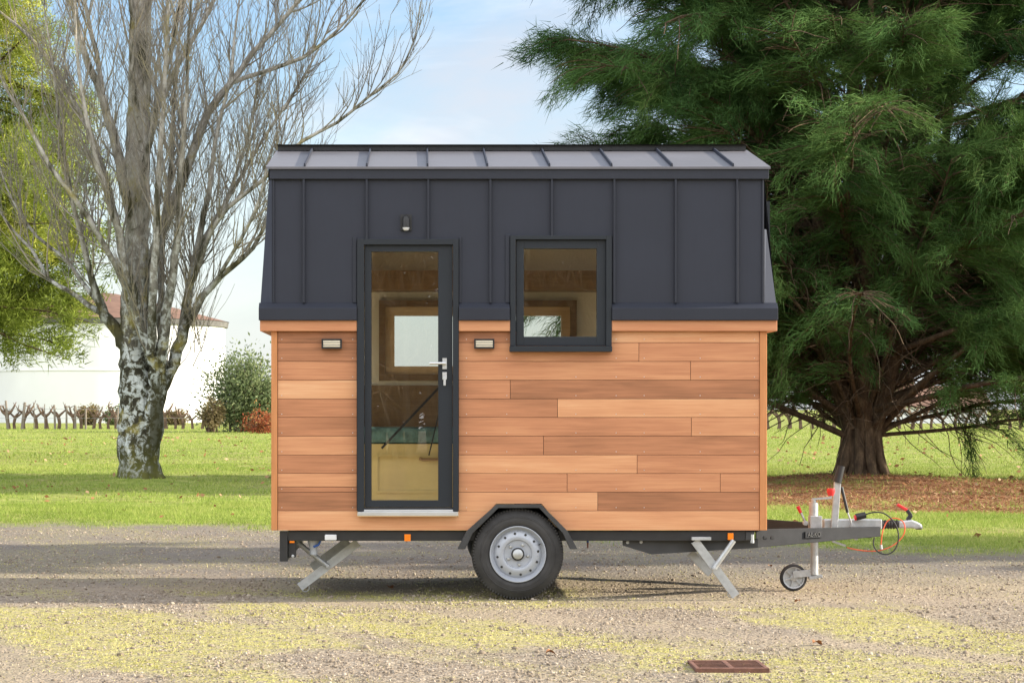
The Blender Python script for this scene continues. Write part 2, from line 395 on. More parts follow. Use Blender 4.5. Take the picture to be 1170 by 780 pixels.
# ================================================================== GROUND
def build_ground():
    xs = np.concatenate([np.array([-420, -250, -150, -90, -60, -40, -28, -20, -15, -12]), np.arange(-10, 15.01, .11), np.array([17, 20, 26, 35, 50, 80, 130, 250, 420.])])
    ys = np.concatenate([np.array([-120, -60, -30, -18, -12, -9, -8]), np.arange(-7, 13, .12), np.arange(13, 44, .35), np.array([46, 54, 64, 80, 100, 130, 180, 260, 400, 700, 1100.])])
    X, Y = np.meshgrid(xs, ys); nx, ny = len(xs), len(ys)
    V = np.stack([X, Y, gh(X, Y)], -1).reshape(-1, 3)
    i = np.arange(ny - 1)[:, None] * nx + np.arange(nx - 1)[None, :]
    F = np.stack([i, i + 1, i + nx + 1, i + nx], -1).reshape(-1, 4)
    me = bpy.data.meshes.new('ground'); me.vertices.add(len(V)); me.vertices.foreach_set('co', V.astype(np.float32).ravel())
    me.loops.add(F.size); me.loops.foreach_set('vertex_index', F.astype(np.int32).ravel())
    me.polygons.add(len(F)); me.polygons.foreach_set('loop_start', np.arange(0, F.size, 4, dtype=np.int32)); me.update(calc_edges=True)
    x, y = V[:, 0], V[:, 1]
    for nme, val in (('lawn', lawn_mask(x, y)), ('needle', needle_mask(x, y)), ('moss', moss_mask(x, y)), ('bare', bare_mask(x, y))):
        a = me.attributes.new(nme, 'FLOAT', 'POINT'); a.data.foreach_set('value', np.asarray(val, np.float32))
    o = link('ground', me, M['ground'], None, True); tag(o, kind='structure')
build_ground()

def scatter(n, d0, d1, margin=1.25, power=1.0):
    """random points in the camera's ground wedge between distances d0 and d1 (camera at y=-CAMD)"""
    d = np.sqrt(RNG.uniform(d0 ** 2, d1 ** 2, n)) if power == 1 else d0 + (d1 - d0) * RNG.uniform(0, 1, n) ** power
    px = RNG.uniform(585 - 585 * margin, 585 + 585 * margin, n)
    return (px - VX) * d / FPX, d - CAMD

# lawn grass
def build_grass():
    Vs = []; Ts = []
    for n, d0, d1, hl, w in ((230000, 19, 32, .05, .008), (120000, 32, 53, .055, .013), (70000, 53, 93, .06, .024), (40000, 93, 150, .075, .045)):
        x, y = scatter(n, d0, d1)
        k = (RNG.uniform(0, 1, n) < lawn_mask(x, y) ** 1.3) & (RNG.uniform(0, 1, n) > .93 * needle_mask(x, y))
        x, y = x[k], y[k]; m = len(x)
        big_ = vnoise(x, y * .6, 2.6, 65, 3); worn = sstep(.60, .74, vnoise(x, y * .6, 1.3, 67, 4))
        kk = RNG.uniform(0, 1, m) > .75 * worn; x, y, big_ = x[kk], y[kk], big_[kk]; m = len(x)
        pat = vnoise(x, y, 1.1, 61, 4); fine = vnoise(x, y, .25, 63, 2)
        h = hl * (.45 + 1.0 * pat) * RNG.uniform(.5, 1.3, m)
        dirs = unit(np.stack([RNG.normal(0, .45, m), RNG.normal(0, .45, m), np.ones(m)], -1))
        Vs.append(blades(np.stack([x, y, gh(x, y) - .005], -1), dirs, h, np.full(m, w) * RNG.uniform(.7, 1.4, m)))
        Ts.append(np.clip(-.12 + .75 * (pat * .6 + fine * .4) + .55 * big_ + RNG.normal(0, .16, m), 0, 1))
    o = mesh_np('lawn_grass', np.concatenate(Vs), 3, np.concatenate(Ts), M['grass']); tag(o, 'short green grass of the sunlit lawn', 'grass', kind='stuff')
build_grass()
def build_moss():
    n = 340000; x, y = scatter(n, 10.3, 26)
    k = RNG.uniform(0, 1, n) < (moss_mask(x, y) * sstep(.38, .6, vnoise(x, y, .12, 71, 3)) * .9 + .015 + .25 * sstep(.02, .5, lawn_mask(x, y)) * (1 - lawn_mask(x, y)))
    x, y = x[k], y[k]; m = len(x)
    dirs = unit(np.stack([RNG.normal(0, .8, m), RNG.normal(0, .8, m), np.ones(m)], -1))
    V = blades(np.stack([x, y, gh(x, y) - .003], -1), dirs, RNG.uniform(.007, .024, m), RNG.uniform(.004, .008, m))
    t = np.clip(.1 + .8 * vnoise(x, y, .5, 73) + RNG.normal(0, .2, m), 0, 1)
    o = mesh_np('moss_tufts', V, 3, t, M['mossy']); tag(o, 'yellow green moss and short grass growing through the gravel', 'moss', kind='stuff')
build_moss()
def build_stones():
    n = 160000; x, y = scatter(n, 10.3, 25, 1.2)
    dens = .14 + .6 * sstep(.45, .70, vnoise(x - .5 * y, y * .5, .5, 81, 4)) + .3 * (1 - moss_mask(x, y)) * vnoise(x, y, .2, 83)
    dens = dens * np.where(bare_mask(x, y) > .6, .45, 1.0)
    k = (RNG.uniform(0, 1, n) < dens) & (lawn_mask(x, y) < .45); x, y = x[k], y[k]; m = len(x)
    t = (1 + 5 ** .5) / 2
    ico = unit(np.array([(-1, t, 0), (1, t, 0), (-1, -t, 0), (1, -t, 0), (0, -1, t), (0, 1, t), (0, -1, -t), (0, 1, -t), (t, 0, -1), (t, 0, 1), (-t, 0, -1), (-t, 0, 1)], float))
    fc = np.array([(0, 11, 5), (0, 5, 1), (0, 1, 7), (0, 7, 10), (0, 10, 11), (1, 5, 9), (5, 11, 4), (11, 10, 2), (10, 7, 6), (7, 1, 8), (3, 9, 4), (3, 4, 2), (3, 2, 6), (3, 6, 8), (3, 8, 9), (4, 9, 5), (2, 4, 11), (6, 2, 10), (8, 6, 7), (9, 8, 1)])
    size = np.clip(np.exp(RNG.normal(math.log(.0052), .42, m)), .0028, .017)
    V = ico[None] * RNG.uniform(.6, 1.35, (m, 12, 1)) * RNG.uniform(.55, 1.4, (m, 1, 3)) * size[:, None, None]
    a = RNG.uniform(0, 6.28, m); ca, sa = np.cos(a)[:, None], np.sin(a)[:, None]
    V = np.stack([V[:, :, 0] * ca - V[:, :, 1] * sa, V[:, :, 0] * sa + V[:, :, 1] * ca, V[:, :, 2] * .75], -1)
    V += np.stack([x, y, gh(x, y) + size * .25], -1)[:, None]
    F = (fc[None] + (np.arange(m) * 12)[:, None, None]).reshape(-1, 3)
    me = bpy.data.meshes.new('gravel_stones'); me.vertices.add(m * 12); me.vertices.foreach_set('co', V.astype(np.float32).ravel())
    me.loops.add(F.size); me.loops.foreach_set('vertex_index', F.astype(np.int32).ravel())
    me.polygons.add(len(F)); me.polygons.foreach_set('loop_start', np.arange(0, F.size, 3, dtype=np.int32)); me.update(calc_edges=True)
    at = me.attributes.new('tone', 'FLOAT', 'FACE'); at.data.foreach_set('value', np.repeat(np.clip(RNG.beta(2, 2.4, m), 0, 1), 20).astype(np.float32))
    o = link('gravel_stones', me, M['stones']); tag(o, 'loose grey and tan stones of the gravel drive', 'gravel', kind='stuff')
build_stones()
def build_litter():
    n = 5200; x, y = scatter(n, 20, 100, power=.8)
    k = (lawn_mask(x, y) > .6) & (RNG.uniform(0, 1, n) < .12 + .8 * needle_mask(x, y) + .55 * sstep(.55, .75, vnoise(x, y, 3.5, 91)))
    x, y = x[k], y[k]; m = len(x)
    dirs = unit(np.stack([RNG.normal(0, 1, m), RNG.normal(0, 1, m), RNG.uniform(-.1, .45, m)], -1))
    s = RNG.uniform(.035, .085, m) * (1 + y / 60)
    o = mesh_np('leaf_litter', leaves(np.stack([x, y, gh(x, y) + .03], -1), dirs, s, s * .6), 4, RNG.uniform(0, 1, m), M['litter'])
    tag(o, 'scattered dry brown leaves lying on the lawn', 'leaf litter', kind='stuff')
    n = 60000; x = RNG.uniform(1, 15, n); y = RNG.uniform(8, 26, n); k = RNG.uniform(0, 1, n) < needle_mask(x, y); x, y = x[k], y[k]; m = len(x)
    dirs = unit(np.stack([RNG.normal(0, 1, m), RNG.normal(0, 1, m), RNG.uniform(0, .5, m)], -1))
    o = mesh_np('needle_litter', blades(np.stack([x, y, gh(x, y)], -1), dirs, RNG.uniform(.05, .12, m), RNG.uniform(.008, .02, m)), 3, RNG.uniform(0, .8, m), M['litter'])
    tag(o, 'rusty brown carpet of fallen needles under the big conifer', 'needle litter', kind='stuff')
build_litter()

# ================================================================== TINY HOUSE ON TRAILER
HOUSE = empty('tiny_house', (.65, 0, 0), 'small trailer house with cedar board walls and black sheet metal upper storey', 'tiny house')
def build_house():
    H = HOUSE
    XL, XR = P(310, 0).x, P(876, 0).x
    # --- siding
    rows = [378.5, 391.3, 412.8, 434.1, 455.4, 476.6, 498, 519.4, 540.6, 562, 583.2, 605.5]
    R_ = {0: [(524, 590, .35), (692, 868, .85)], 1: [(524, 730, .62), (730, 868, .52)], 2: [(524, 789, .60), (789, 868, .5)],
          3: [(524, 583, .45), (583, 868, .24)], 4: [(524, 637, .38), (637, 868, .80)], 5: [(524, 790, .50), (790, 868, .70)],
          6: [(524, 621, .44), (621, 868, .33)], 7: [(524, 728, .78), (728, 868, .52)], 8: [(524, 648, .58), (648, 823, .55), (823, 868, .50)],
          9: [(524, 683, .80), (683, 868, .20)], 10: None}
    Lr = [.20, .28, .50, .88, .40, .33, .66, .38, .74, .22, .80]
    m = MB(); g = .45; T = .02
    screws = []
    def board(pts, tone):
        m.prism(pts, 0, T, .50 + (tone - .5) * .78)
    for i in range(11):
        y0, y1 = rows[i] + g / 2, rows[i + 1] - g / 2
        if i == 8: lrs = [(317.4, 407.6, y0, 555.6, .74), (317.4, 407.6, 556.2, y1, .36)]
        else: lrs = [(317.4, 407.6, y0, y1, Lr[i])]
        if i < 10:
            for a, b, c, d, t in lrs: board([(a, c), (b, c), (b, d), (a, d)], t)
            for a, b, t in R_[i]:
                a2, b2 = a + .25, b - .25
                if i == 9 and a == 524:
                    board([(a2, y0), (b2, y0), (b2, y1), (625.5, y1), (618.5, 575), (567, 575), (559.5, y1), (a2, y1)], t)
                else: board([(a2, y0), (b2, y0), (b2, y1), (a2, y1)], t)
                for sx in (533, 579, 658, 704, 736, 800, 862):
                    if a + 4 < sx < b - 3 and not (i == 1 and 583 < sx < 699) and not (i == 9 and 550 < sx < 640): screws.append((sx, y1 - 3.5))
            for sx in (322, 403): screws.append((sx, y1 - 3.5)); 
        else:
            yy = rows[i + 1]
            board([(317.4, y0), (408, y0), (408, 590), (524, 590), (524, y0), (559.5, y0), (535, yy), (317.4, yy)], .80)
            board([(626, y0), (867.6, y0), (867.6, yy), (647.5, yy)], .78)
    o = m.build('wood_siding', M['cedar_wood'], H, bevel=.0012)
    s = MB()
    for sx, sy in screws:
        q = P(sx, sy); s.lathe((q.x, -.001, q.z), (0, -1, 0), [(0, .0034), (.0012, .003), (.0014, .0)], 8)
    sc_ = s.build('screw_heads', M['alu'], o, True); sc_['kind'] = 'stuff'
    # dark membrane behind boards, leaving openings
    b = MB()
    for a, c, d, e in ((311, 408, 366, 604), (524, 590, 366, 575), (692, 867, 366, 575), (590, 692, 400, 575), (524, 534, 575, 604), (648, 867, 575, 604)):
        b.pbox(a, c, d, e, .0215, .05, ref=0)
    b.build('wall_membrane', M['black'], H)
    # corner trims
    for a, c in ((310, 317), (868, 876)):
        t = MB(); t.pbox(a, c, 378.4, 605.5, -.012, .03, .45, ref=0)
        x0 = P(a, 0).x; x1 = P(c, 0).x
        if a == 310: t.box(x0 - .0, x0 + .02, .03, .13, P(0, 605.5).z, P(0, 378.4).z, .5)
        else: t.box(x1 - .02, x1, .03, .13, P(0, 605.5).z, P(0, 378.4).z, .5)
        t.build('corner_trim', M['trim_wood'], H, bevel=.003)
    # end walls and rear wall of boards
    zb, zt = P(0, 605.5).z, P(0, 366).z
    ly0, ly1 = P(0, 605.5).z + .13 * 4 + .001, P(0, 605.5).z + .13 * 10 - .001  # lower opening of a second unseen end window, added to brighten the interior
    ey0, ey1, ez0, ez1 = .25, 1.95, 2.08, 2.78                        # unseen gable window, added to let sun brighten the interior
    for nm, x0, x1 in (('end_wall', XL + .004, XL + .04), ('end_wall', XR - .04, XR - .004)):
        e = MB(); k = 0; z = zb
        while z < zt - .01:
            z2 = min(z + .13, zt); tn_ = random.choice([.3, .45, .55, .7, .8])
            if x0 > 0 and z2 > ly0 and z < ly1: e.box(x0, x1, .13, ey0, z + .002, z2, tn_); e.box(x0, x1, ey1, 2.16, z + .002, z2, tn_)
            else: e.box(x0, x1, .13, 2.16, z + .002, z2, tn_)
            z = z2
        e.build(nm, M['cedar_wood'], H)
    # rear wall with window opening (x 0.135..1.488, z 1.653..2.088)
    wx0, wx1, wz0, wz1 = G(438, CAMD + 2.1), G(654, CAMD + 2.1), CAMH + (465 - 431) * (CAMD + 2.1) / FPX, CAMH + (465 - 348) * (CAMD + 2.1) / FPX
    e = MB()
    for x0, x1, z0, z1 in ((XL, wx0, zb, 2.95), (wx1, XR, zb, 2.95), (wx0, wx1, zb, wz0), (wx0, wx1, wz1, 2.95)):
        e.box(x0 + .04 * (x0 == XL), x1 - .04 * (x1 == XR), 2.16, 2.2, z0, z1, .5)
    e.build('rear_wall', M['cedar_wood'], H)
    e = MB()
    for x0, x1, z0, z1 in ((XL + .06, wx0, .56, 2.9), (wx1, XR - .06, .56, 2.9), (wx0, wx1, .56, wz0), (wx0, wx1, wz1, 2.9)):
        e.box(x0, x1, 2.11, 2.158, z0, z1)
    e.box(XL + .042, XL + .06, .06, 2.11, .56, 2.9)
    for a_, b_, c_, d_ in ((.06, ey0, .56, 2.9), (ey1, 2.11, .56, 2.9), (ey0, ey1, .56, ly0), (ey0, ey1, ly1, ez0), (ey0, ey1, ez1, 2.9)): e.box(XR - .06, XR - .042, a_, b_, c_, d_)
    for a, c, d, t in ((313, 408, 205, 600), (524, 583, 205, 574), (699, 872, 205, 574), (583, 699, 402, 574), (408, 524, 205, 273), (583, 699, 205, 269)):
        e.pbox(a, c, d, t, .0525, .06, ref=0)
    e.build('interior_lining', M['cream'], H)
    e = MB()
    for zc in (2.86,): 
        e.add([(XL + .06, .06, 2.87), (XR - .06, .06, 2.87), (XR - .06, 1.1, 3.13), (XL + .06, 1.1, 3.13)], [(0, 1, 2, 3)], .4)
        e.add([(XL + .06, 2.11, 2.87), (XR - .06, 2.11, 2.87), (XR - .06, 1.1, 3.13), (XL + .06, 1.1, 3.13)], [(3, 2, 1, 0)], .5)
    e.build('interior_ceiling', M['inner_wood'], H)
    MB().box(XL + .04, XR - .04, .05, 2.16, .5, .56).build('interior_floor', M['inner_wood'], H)
    # rear window: casing, sash, glass
    rw = MB()
    fx0, fx1, fz0, fz1 = G(433, CAMD + 2.05), G(659, CAMD + 2.05), CAMH + (465 - 435) * (CAMD + 2.05) / FPX, CAMH + (465 - 343) * (CAMD + 2.05) / FPX
    def ring(mb, x0, x1, z0, z1, w, y0, y1, tone=.5, wl=None, wr=None, wt=None, wb=None):
        wl = wl or w; wr = wr or w; wt = wt or w; wb = wb or w
        mb.box(x0, x0 + wl, y0, y1, z0, z1, tone); mb.box(x1 - wr, x1, y0, y1, z0, z1, tone)
        mb.box(x0 + wl, x1 - wr, y0, y1, z1 - wt, z1, tone); mb.box(x0 + wl, x1 - wr, y0, y1, z0, z0 + wb, tone)
    ring(rw, fx0, fx1, fz0, fz1, .05, 2.05, 2.11, .2)
    rwo = rw.build('rear_window', M['dark_wood'], H)
    q = MB(); ring(q, wx0 + .002, wx1 - .002, wz0 + .002, wz1 - .002, .085, 2.1, 2.16, .6); q.build('sash', M['inner_wood'], rwo)
    q = MB(); q.add([(wx0 + .08, 2.13, wz0 + .08), (wx1 - .08, 2.13, wz0 + .08), (wx1 - .08, 2.13, wz1 - .08), (wx0 + .08, 2.13, wz1 - .08)], [(0, 1, 2, 3)]); q.build('pane', M['glass'], rwo)
    # interior fittings and a built-in reflection seen through door and window
    bb = MB(); a = P(310, 309, 1.75); c = P(876, 331, 1.75); bb.box(XL + .06, XR - .06, 1.75, 2.108, c.z, a.z, .45); bb.build('loft_beam', M['dark_wood'], H)
    bn = MB(); a = P(412, 507, 1.5); c = P(545, 585, 1.5); bn.box(XL + .07, .68, 1.5, 2.1, .56, a.z, .5)
    a = P(429, 519, 1.48); c = P(530, 563, 1.48); ring(bn, a.x, c.x, c.z, a.z, .018, 1.488, 1.499)
    bno = bn.build('bench', M['olive'], H)
    a = P(480, 524, 1.47); c = P(505, 530, 1.47); MB().tube([(a.x, 1.495, a.z), (a.x + .02, 1.46, a.z - .005), (c.x - .02, 1.46, a.z - .005), (c.x, 1.495, a.z)], .012, 8).build('drawer_handle', M['dark_wood'], bno)
    a = P(412, 488, 1.5); c = P(540, 507, 1.5); MB().box(XL + .08, .66, 1.5, 2.05, c.z + .003, a.z, .5).build('cushion', M['teal'], bno, bevel=.03)
    a = P(0, 440, 2.05); c = P(0, 488, 2.05); MB().box(XL + .07, 1.5, 2.055, 2.108, c.z - .05, a.z, .3).build('reflection_panel', M['dark_wood'], bno)  # brown panel stands in for the trees reflected in the door glass
    tb = MB(); tb.bar(P(504, 440, 1.2), P(436, 512, 1.2), .017, .017); tb.bar(P(502, 470, 1.25), P(490, 520, 1.25), .01, .01); tb.build('diagonal_strut', M['zinc_edge'], H)  # dark diagonal bar and a thinner one behind the door glass
    sh = MB(); sh.box(1.45, XR - .07, 1.5, 2.1, .56, 1.5); sh.build('kitchen_unit', M['olive'], H)
    # --- cornice board + skirt flashing
    ctop, cbot = 366, 378.2
    cb = MB()
    for a, c in ((297, 407.8), (524.2, 583), (699, 888)): cb.pbox(a, c, ctop, cbot, -.045, 0, .62, ref=-.045)
    xl, xr = P(297, 0, -.045).x, P(888, 0, -.045).x; z0, z1 = P(0, cbot, -.045).z, P(0, ctop, -.045).z
    cb.box(xl, XL + .003, 0, 2.24, z0, z1, .6); cb.box(XR - .003, xr, 0, 2.24, z0, z1, .6); cb.box(XL, wx0, 2.2, 2.24, z0, z1, .6); cb.box(wx1, XR, 2.2, 2.24, z0, z1, .6)
    cb.build_each('cornice_board', M['cornice_wood'], H, bevel=.003)
    sk = MB(); zA, zB, zC = P(0, 366, -.07).z + .002, P(0, 352, -.07).z, P(0, 346, 0).z
    for a, c in ((295.5, 407.6), (524.4, 582.5), (699.5, 889)):
        x0, x1 = P(a, 0, -.07).x, P(c, 0, -.07).x
        vs = [(x, y, z) for x in (x0, x1) for y, z in ((-.07, zA), (-.07, zB), (-.025, zC), (.0, zC), (.0, zA))]
        sk.add(vs, [(0, 5, 6, 1), (1, 6, 7, 2), (2, 7, 8, 3), (3, 8, 9, 4), (4, 9, 5, 0), (0, 1, 2, 3, 4), (9, 8, 7, 6, 5)])
    xl, xr = P(295.5, 0, -.07).x, P(889, 0, -.07).x
    sk.box(xl, xl + .07, 0.0, 2.27, zA, zB); sk.box(xr - .07, xr, 0.0, 2.27, zA, zB); sk.box(xl + .07, wx0, 2.2, 2.27, zA, zB); sk.box(wx1, xr - .07, 2.2, 2.27, zA, zB)
    sk.build_each('skirt_flashing', M['zinc_edge'], H, bevel=.002)
    # --- upper storey sheet metal
    mp = MB(); YF = -.022
    for a, c, d, e in ((311, 408, 204, 347), (408, 524, 204, 274), (524, 583, 204, 347), (583, 699, 204, 270), (699, 873, 204, 347)):
        mp.pbox(a, c, d, e, YF, .05, ref=YF)
    mpo = mp.build('metal_cladding', M['zinc'], H)
    for sx, yb in ((347, 346), (419, 273.5), (489.3, 273.5), (560.3, 346), (630.6, 269.5), (701.7, 346), (772, 346), (842.3, 346)):
        if abs(sx - 701.7) < 1: sx = 702
        s = MB(); s.pbox(sx - 1.2, sx + 1.2, 204, yb, YF - .027, YF + .002, ref=YF - .02); s.build('standing_seam', M['zinc_edge'], mpo, bevel=.002)
    fl = MB()
    for a, c, d, e in ((312, 313.6, 204, 346), (870.4, 872.4, 204, 346), (403.2, 407.5, 271, 346), (524.5, 527.3, 271, 346), (577.5, 582.3, 268, 346), (699.7, 701.2, 268, 346)):
        fl.pbox(a, c, d, e, YF - .012, YF + .002, ref=YF)
    fl.build_each('edge_fold', M['zinc_edge'], mpo, bevel=.002)
    # flared cheeks and end cladding
    ck = MB()
    zt_, zb_ = P(0, 205, 0).z, P(0, 350, 0).z
    for s_, xe, xb, xt in ((-1, P(311, 0).x, P(297, 0).x, P(307, 0).x), (1, P(873, 0).x, P(888, 0).x, P(876.5, 0).x)):
        ztop = P(0, 205 if s_ < 0 else 262, 0).z
        q = [(xe, YF + .004, ztop), (xe, YF + .004, zb_), (xb, .03, zb_), (xt, .03, ztop)]
        xtt = P(306.5 if s_ < 0 else 874.2, 0).x
        fs = [(0, 1, 2, 3)] if s_ < 0 else [(3, 2, 1, 0)]
        ck.add(q, fs)
        if s_ < 0: ck.add([(xb, .05, zb_), (xb, 2.16, zb_), (xtt, 2.16, zt_ + .02), (xtt, .05, zt_ + .02), (xt, .05, ztop)], [(0, 1, 2, 3, 4)])
        else:
            def XZ(z): return xb + (xtt - xb) * (z - zb_) / (zt_ + .02 - zb_)
            for a_, b_, c_, d_ in ((.05, ey0, zb_, zt_ + .02), (ey1, 2.16, zb_, zt_ + .02), (ey0, ey1, zb_, ez0), (ey0, ey1, ez1, zt_ + .02)):
                ck.add([(XZ(c_), a_, c_), (XZ(c_), b_, c_), (XZ(d_), b_, d_), (XZ(d_), a_, d_)], [(3, 2, 1, 0)])
            ew = MB()
            for a_, b_, c_, d_ in ((ey0, ey0 + .05, ez0, ez1), (ey1 - .05, ey1, ez0, ez1), (ey0 + .05, ey1 - .05, ez0, ez0 + .05), (ey0 + .05, ey1 - .05, ez1 - .05, ez1)): ew.box(XR - .06, XR + .06, a_, b_, c_, d_)
            lw = MB()
            for a_, b_, c_, d_ in ((ey0, ey0 + .05, ly0, ly1), (ey1 - .05, ey1, ly0, ly1), (ey0 + .05, ey1 - .05, ly0, ly0 + .05), (ey0 + .05, ey1 - .05, ly1 - .05, ly1)): lw.box(XR - .058, XR + .01, a_, b_, c_, d_)
            lwo = lw.build('added_end_window', M['alu_dark'], H); q_ = MB(); q_.add([(XR - .02, ey0 + .04, ly0 + .04), (XR - .02, ey1 - .04, ly0 + .04), (XR - .02, ey1 - .04, ly1 - .04), (XR - .02, ey0 + .04, ly1 - .04)], [(0, 1, 2, 3)]); q_.build('pane', M['glass'], lwo)
            ewo = ew.build('added_end_window', M['alu_dark'], H); q_ = MB(); q_.add([(XR, ey0 + .04, ez0 + .04), (XR, ey1 - .04, ez0 + .04), (XR, ey1 - .04, ez1 - .04), (XR, ey0 + .04, ez1 - .04)], [(0, 1, 2, 3)]); q_.build('pane', M['glass'], ewo)
        g0 = 2.96
        zr_ = CAMH + (465 - 171.5) * (CAMD + 1.1) / FPX - .02; ze_ = P(0, 190.5, -.07).z - .0
        ck.add([(xtt, .0, zt_), (xtt, 2.2, zt_), (xtt, 2.2, ze_), (xtt, 1.1, zr_), (xtt, .0, ze_)], [(0, 1, 2, 3, 4)] if s_ < 0 else [(4, 3, 2, 1, 0)])
    for a_, b_, c_, d_ in ((XL, wx0, zA, zt_), (wx1, XR, zA, zt_), (wx0, wx1, wz1, zt_)): ck.box(a_, b_, 2.202, 2.24, c_ + .09, d_)
    ck.build('flared_end_cladding', M['cheek_metal'], H)
    # --- roof
    xl, xr = P(304, 0, -.07).x, P(880.5, 0, -.07).x; ze, zr = P(0, 190.5, -.07).z, CAMH + (465 - 171.5) * (CAMD + 1.1) / FPX
    rf = MB(); t = .016
    for ya in (-.07, 2.27):
        vs = [(xl, ya, ze), (xr, ya, ze), (xr, 1.1, zr), (xl, 1.1, zr)]
        vs += [(a, b, c - t) for a, b, c in vs]
        rf.add(vs, [(0, 1, 2, 3), (7, 6, 5, 4), (0, 4, 5, 1), (1, 5, 6, 2), (2, 6, 7, 3), (3, 7, 4, 0)] if ya < 0 else [(3, 2, 1, 0), (4, 5, 6, 7), (1, 5, 4, 0), (2, 6, 5, 1), (3, 7, 6, 2), (0, 4, 7, 3)])
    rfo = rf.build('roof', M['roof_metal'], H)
    sl = (zr - ze) / 1.17
    for sx in (348, 419, 488.5, 557, 628, 699, 768, 838):
        x = P(sx, 0, -.07).x
        for sgn in (1, -1):
            s = MB(); ya, yb = (-.06, 1.08) if sgn > 0 else (2.26, 1.12)
            za = ze + sl * .01
            s.add([(x - .007, ya, za - .003), (x + .007, ya, za - .003), (x + .007, yb, zr - .003), (x - .007, yb, zr - .003), (x - .005, ya, za + .022), (x + .005, ya, za + .022), (x + .005, yb, zr + .022), (x - .005, yb, zr + .022)],
                  [(0, 1, 5, 4), (1, 2, 6, 5), (2, 3, 7, 6), (3, 0, 4, 7), (4, 5, 6, 7)]); s.build('roof_seam', M['zinc'], rfo)
    rc = MB(); rc.box(xl + .01, xr - .02, 1.02, 1.18, zr - .012, zr + .03); rc.add([(xl + .005, .98, zr + .028), (xr - .015, .98, zr + .028), (xr - .015, 1.22, zr + .028), (xl + .005, 1.22, zr + .028), (xl + .005, 1.1, zr + .04), (xr - .015, 1.1, zr + .04)], [(0, 1, 5, 4), (3, 4, 5, 2), (0, 4, 3), (1, 2, 5), (0, 3, 2, 1)])
    rc.build('ridge_cap', M['black'], rfo)
    ef = MB(); ef.pbox(308, 878.5, 191.2, 204.5, -.055, -.0, ref=-.055); x0, x1 = P(308, 0, -.055).x, P(878.5, 0, -.055).x
    ef.box(x0, x1, 2.2, 2.255, P(0, 204.5).z, P(0, 191.2).z - .005); ef.build_each('eave_flashing', M['zinc_edge'], H, bevel=.002)
    # --- door
    d = MB(); Y0, Y1 = -.052, .05
    for a, c, e, f in ((408, 416, 273, 584), (517.5, 524, 273, 584), (416, 517.5, 273, 279.5)): d.pbox(a, c, e, f, Y0, Y1, ref=Y0)
    dr = d.build('door', M['alu_dark'], H, bevel=.002)
    l = MB(); yl, y2 = -.022, .045
    for a, c, e, f in ((416.6, 424, 280, 579), (501, 517, 280, 579), (424, 501, 280, 287.3), (424, 501, 571.5, 579)): l.pbox(a, c, e, f, yl, y2, ref=yl)
    l.build('leaf', M['alu_dark'], dr)
    q = MB(); q.add([P(423, 286, .01), P(502, 286, .01), P(502, 573, .01), P(423, 573, .01)], [(3, 2, 1, 0)]); q.build('pane', M['glass'], dr)
    gs = MB()
    for a, c, e, f in ((423.6, 424.6, 287, 572), (500.6, 501.6, 287, 572)): gs.pbox(a, c, e, f, -.004, .008, ref=0)
    gs.build_each('glazing_gasket', M['black'], dr)
    th = MB(); th.pbox(408.5, 523.5, 584.6, 589, -.075, .02, ref=-.07); th.pbox(414, 519, 582, 584.3, -.05, .02, ref=-.05)
    th.build('threshold', M['alu'], dr, bevel=.002)
    tp = MB(); tp.pbox(416, 517.5, 579.2, 582, -.018, .02, ref=0); tp.build('dark_gap_strip', M['black'], dr)  # black strip stands in for the dark gap under the leaf
    h = MB(); h.pbox(505.5, 510.5, 409, 421.5, -.036, -.022, ref=-.03)
    a = P(508, 415, -.03); h.tube([(a.x, -.03, a.z), (a.x, -.075, a.z)], .009, 10); h.tube([(a.x + .006, -.075, a.z), (a.x - .105, -.075, a.z)], .0095, 10)
    h.build('handle', M['alu'], dr, smooth=True)
    h = MB(); h.pbox(505.5, 510.5, 425, 433.5, -.034, -.022, ref=-.03); a = P(508, 432, -.03); h.tube([(a.x, -.03, a.z), (a.x, -.06, a.z)], .007, 8); h.box(a.x - .008, a.x + .008, -.062, -.057, a.z - .05, a.z + .004)
    h.build('lock', M['alu'], dr, bevel=.001)
    # --- window
    w = MB(); Y0 = -.05
    for a, c, e, f in ((583, 589.3, 269, 395), (692.7, 699, 269, 395), (589.3, 692.7, 269, 273.6)): w.pbox(a, c, e, f, Y0, .05, ref=Y0)
    wo = w.build('window', M['alu_dark'], H, bevel=.002)
    l = MB(); yl = -.02
    for a, c, e, f in ((589.8, 598.6, 274, 394.6), (682, 692.2, 274, 394.6), (598.6, 682, 274, 284), (598.6, 682, 384.5, 394.6)): l.pbox(a, c, e, f, yl, .045, ref=yl)
    l.build('sash', M['alu_dark'], wo, bevel=.002)
    q = MB(); q.add([P(598, 283, .012), P(683, 283, .012), P(683, 386, .012), P(598, 386, .012)], [(3, 2, 1, 0)]); q.build('pane', M['glass'], wo)
    MB().pbox(582.5, 699.5, 395.2, 401.8, -.075, .0, ref=-.075).build('sill', M['alu_dark'], wo, bevel=.003)
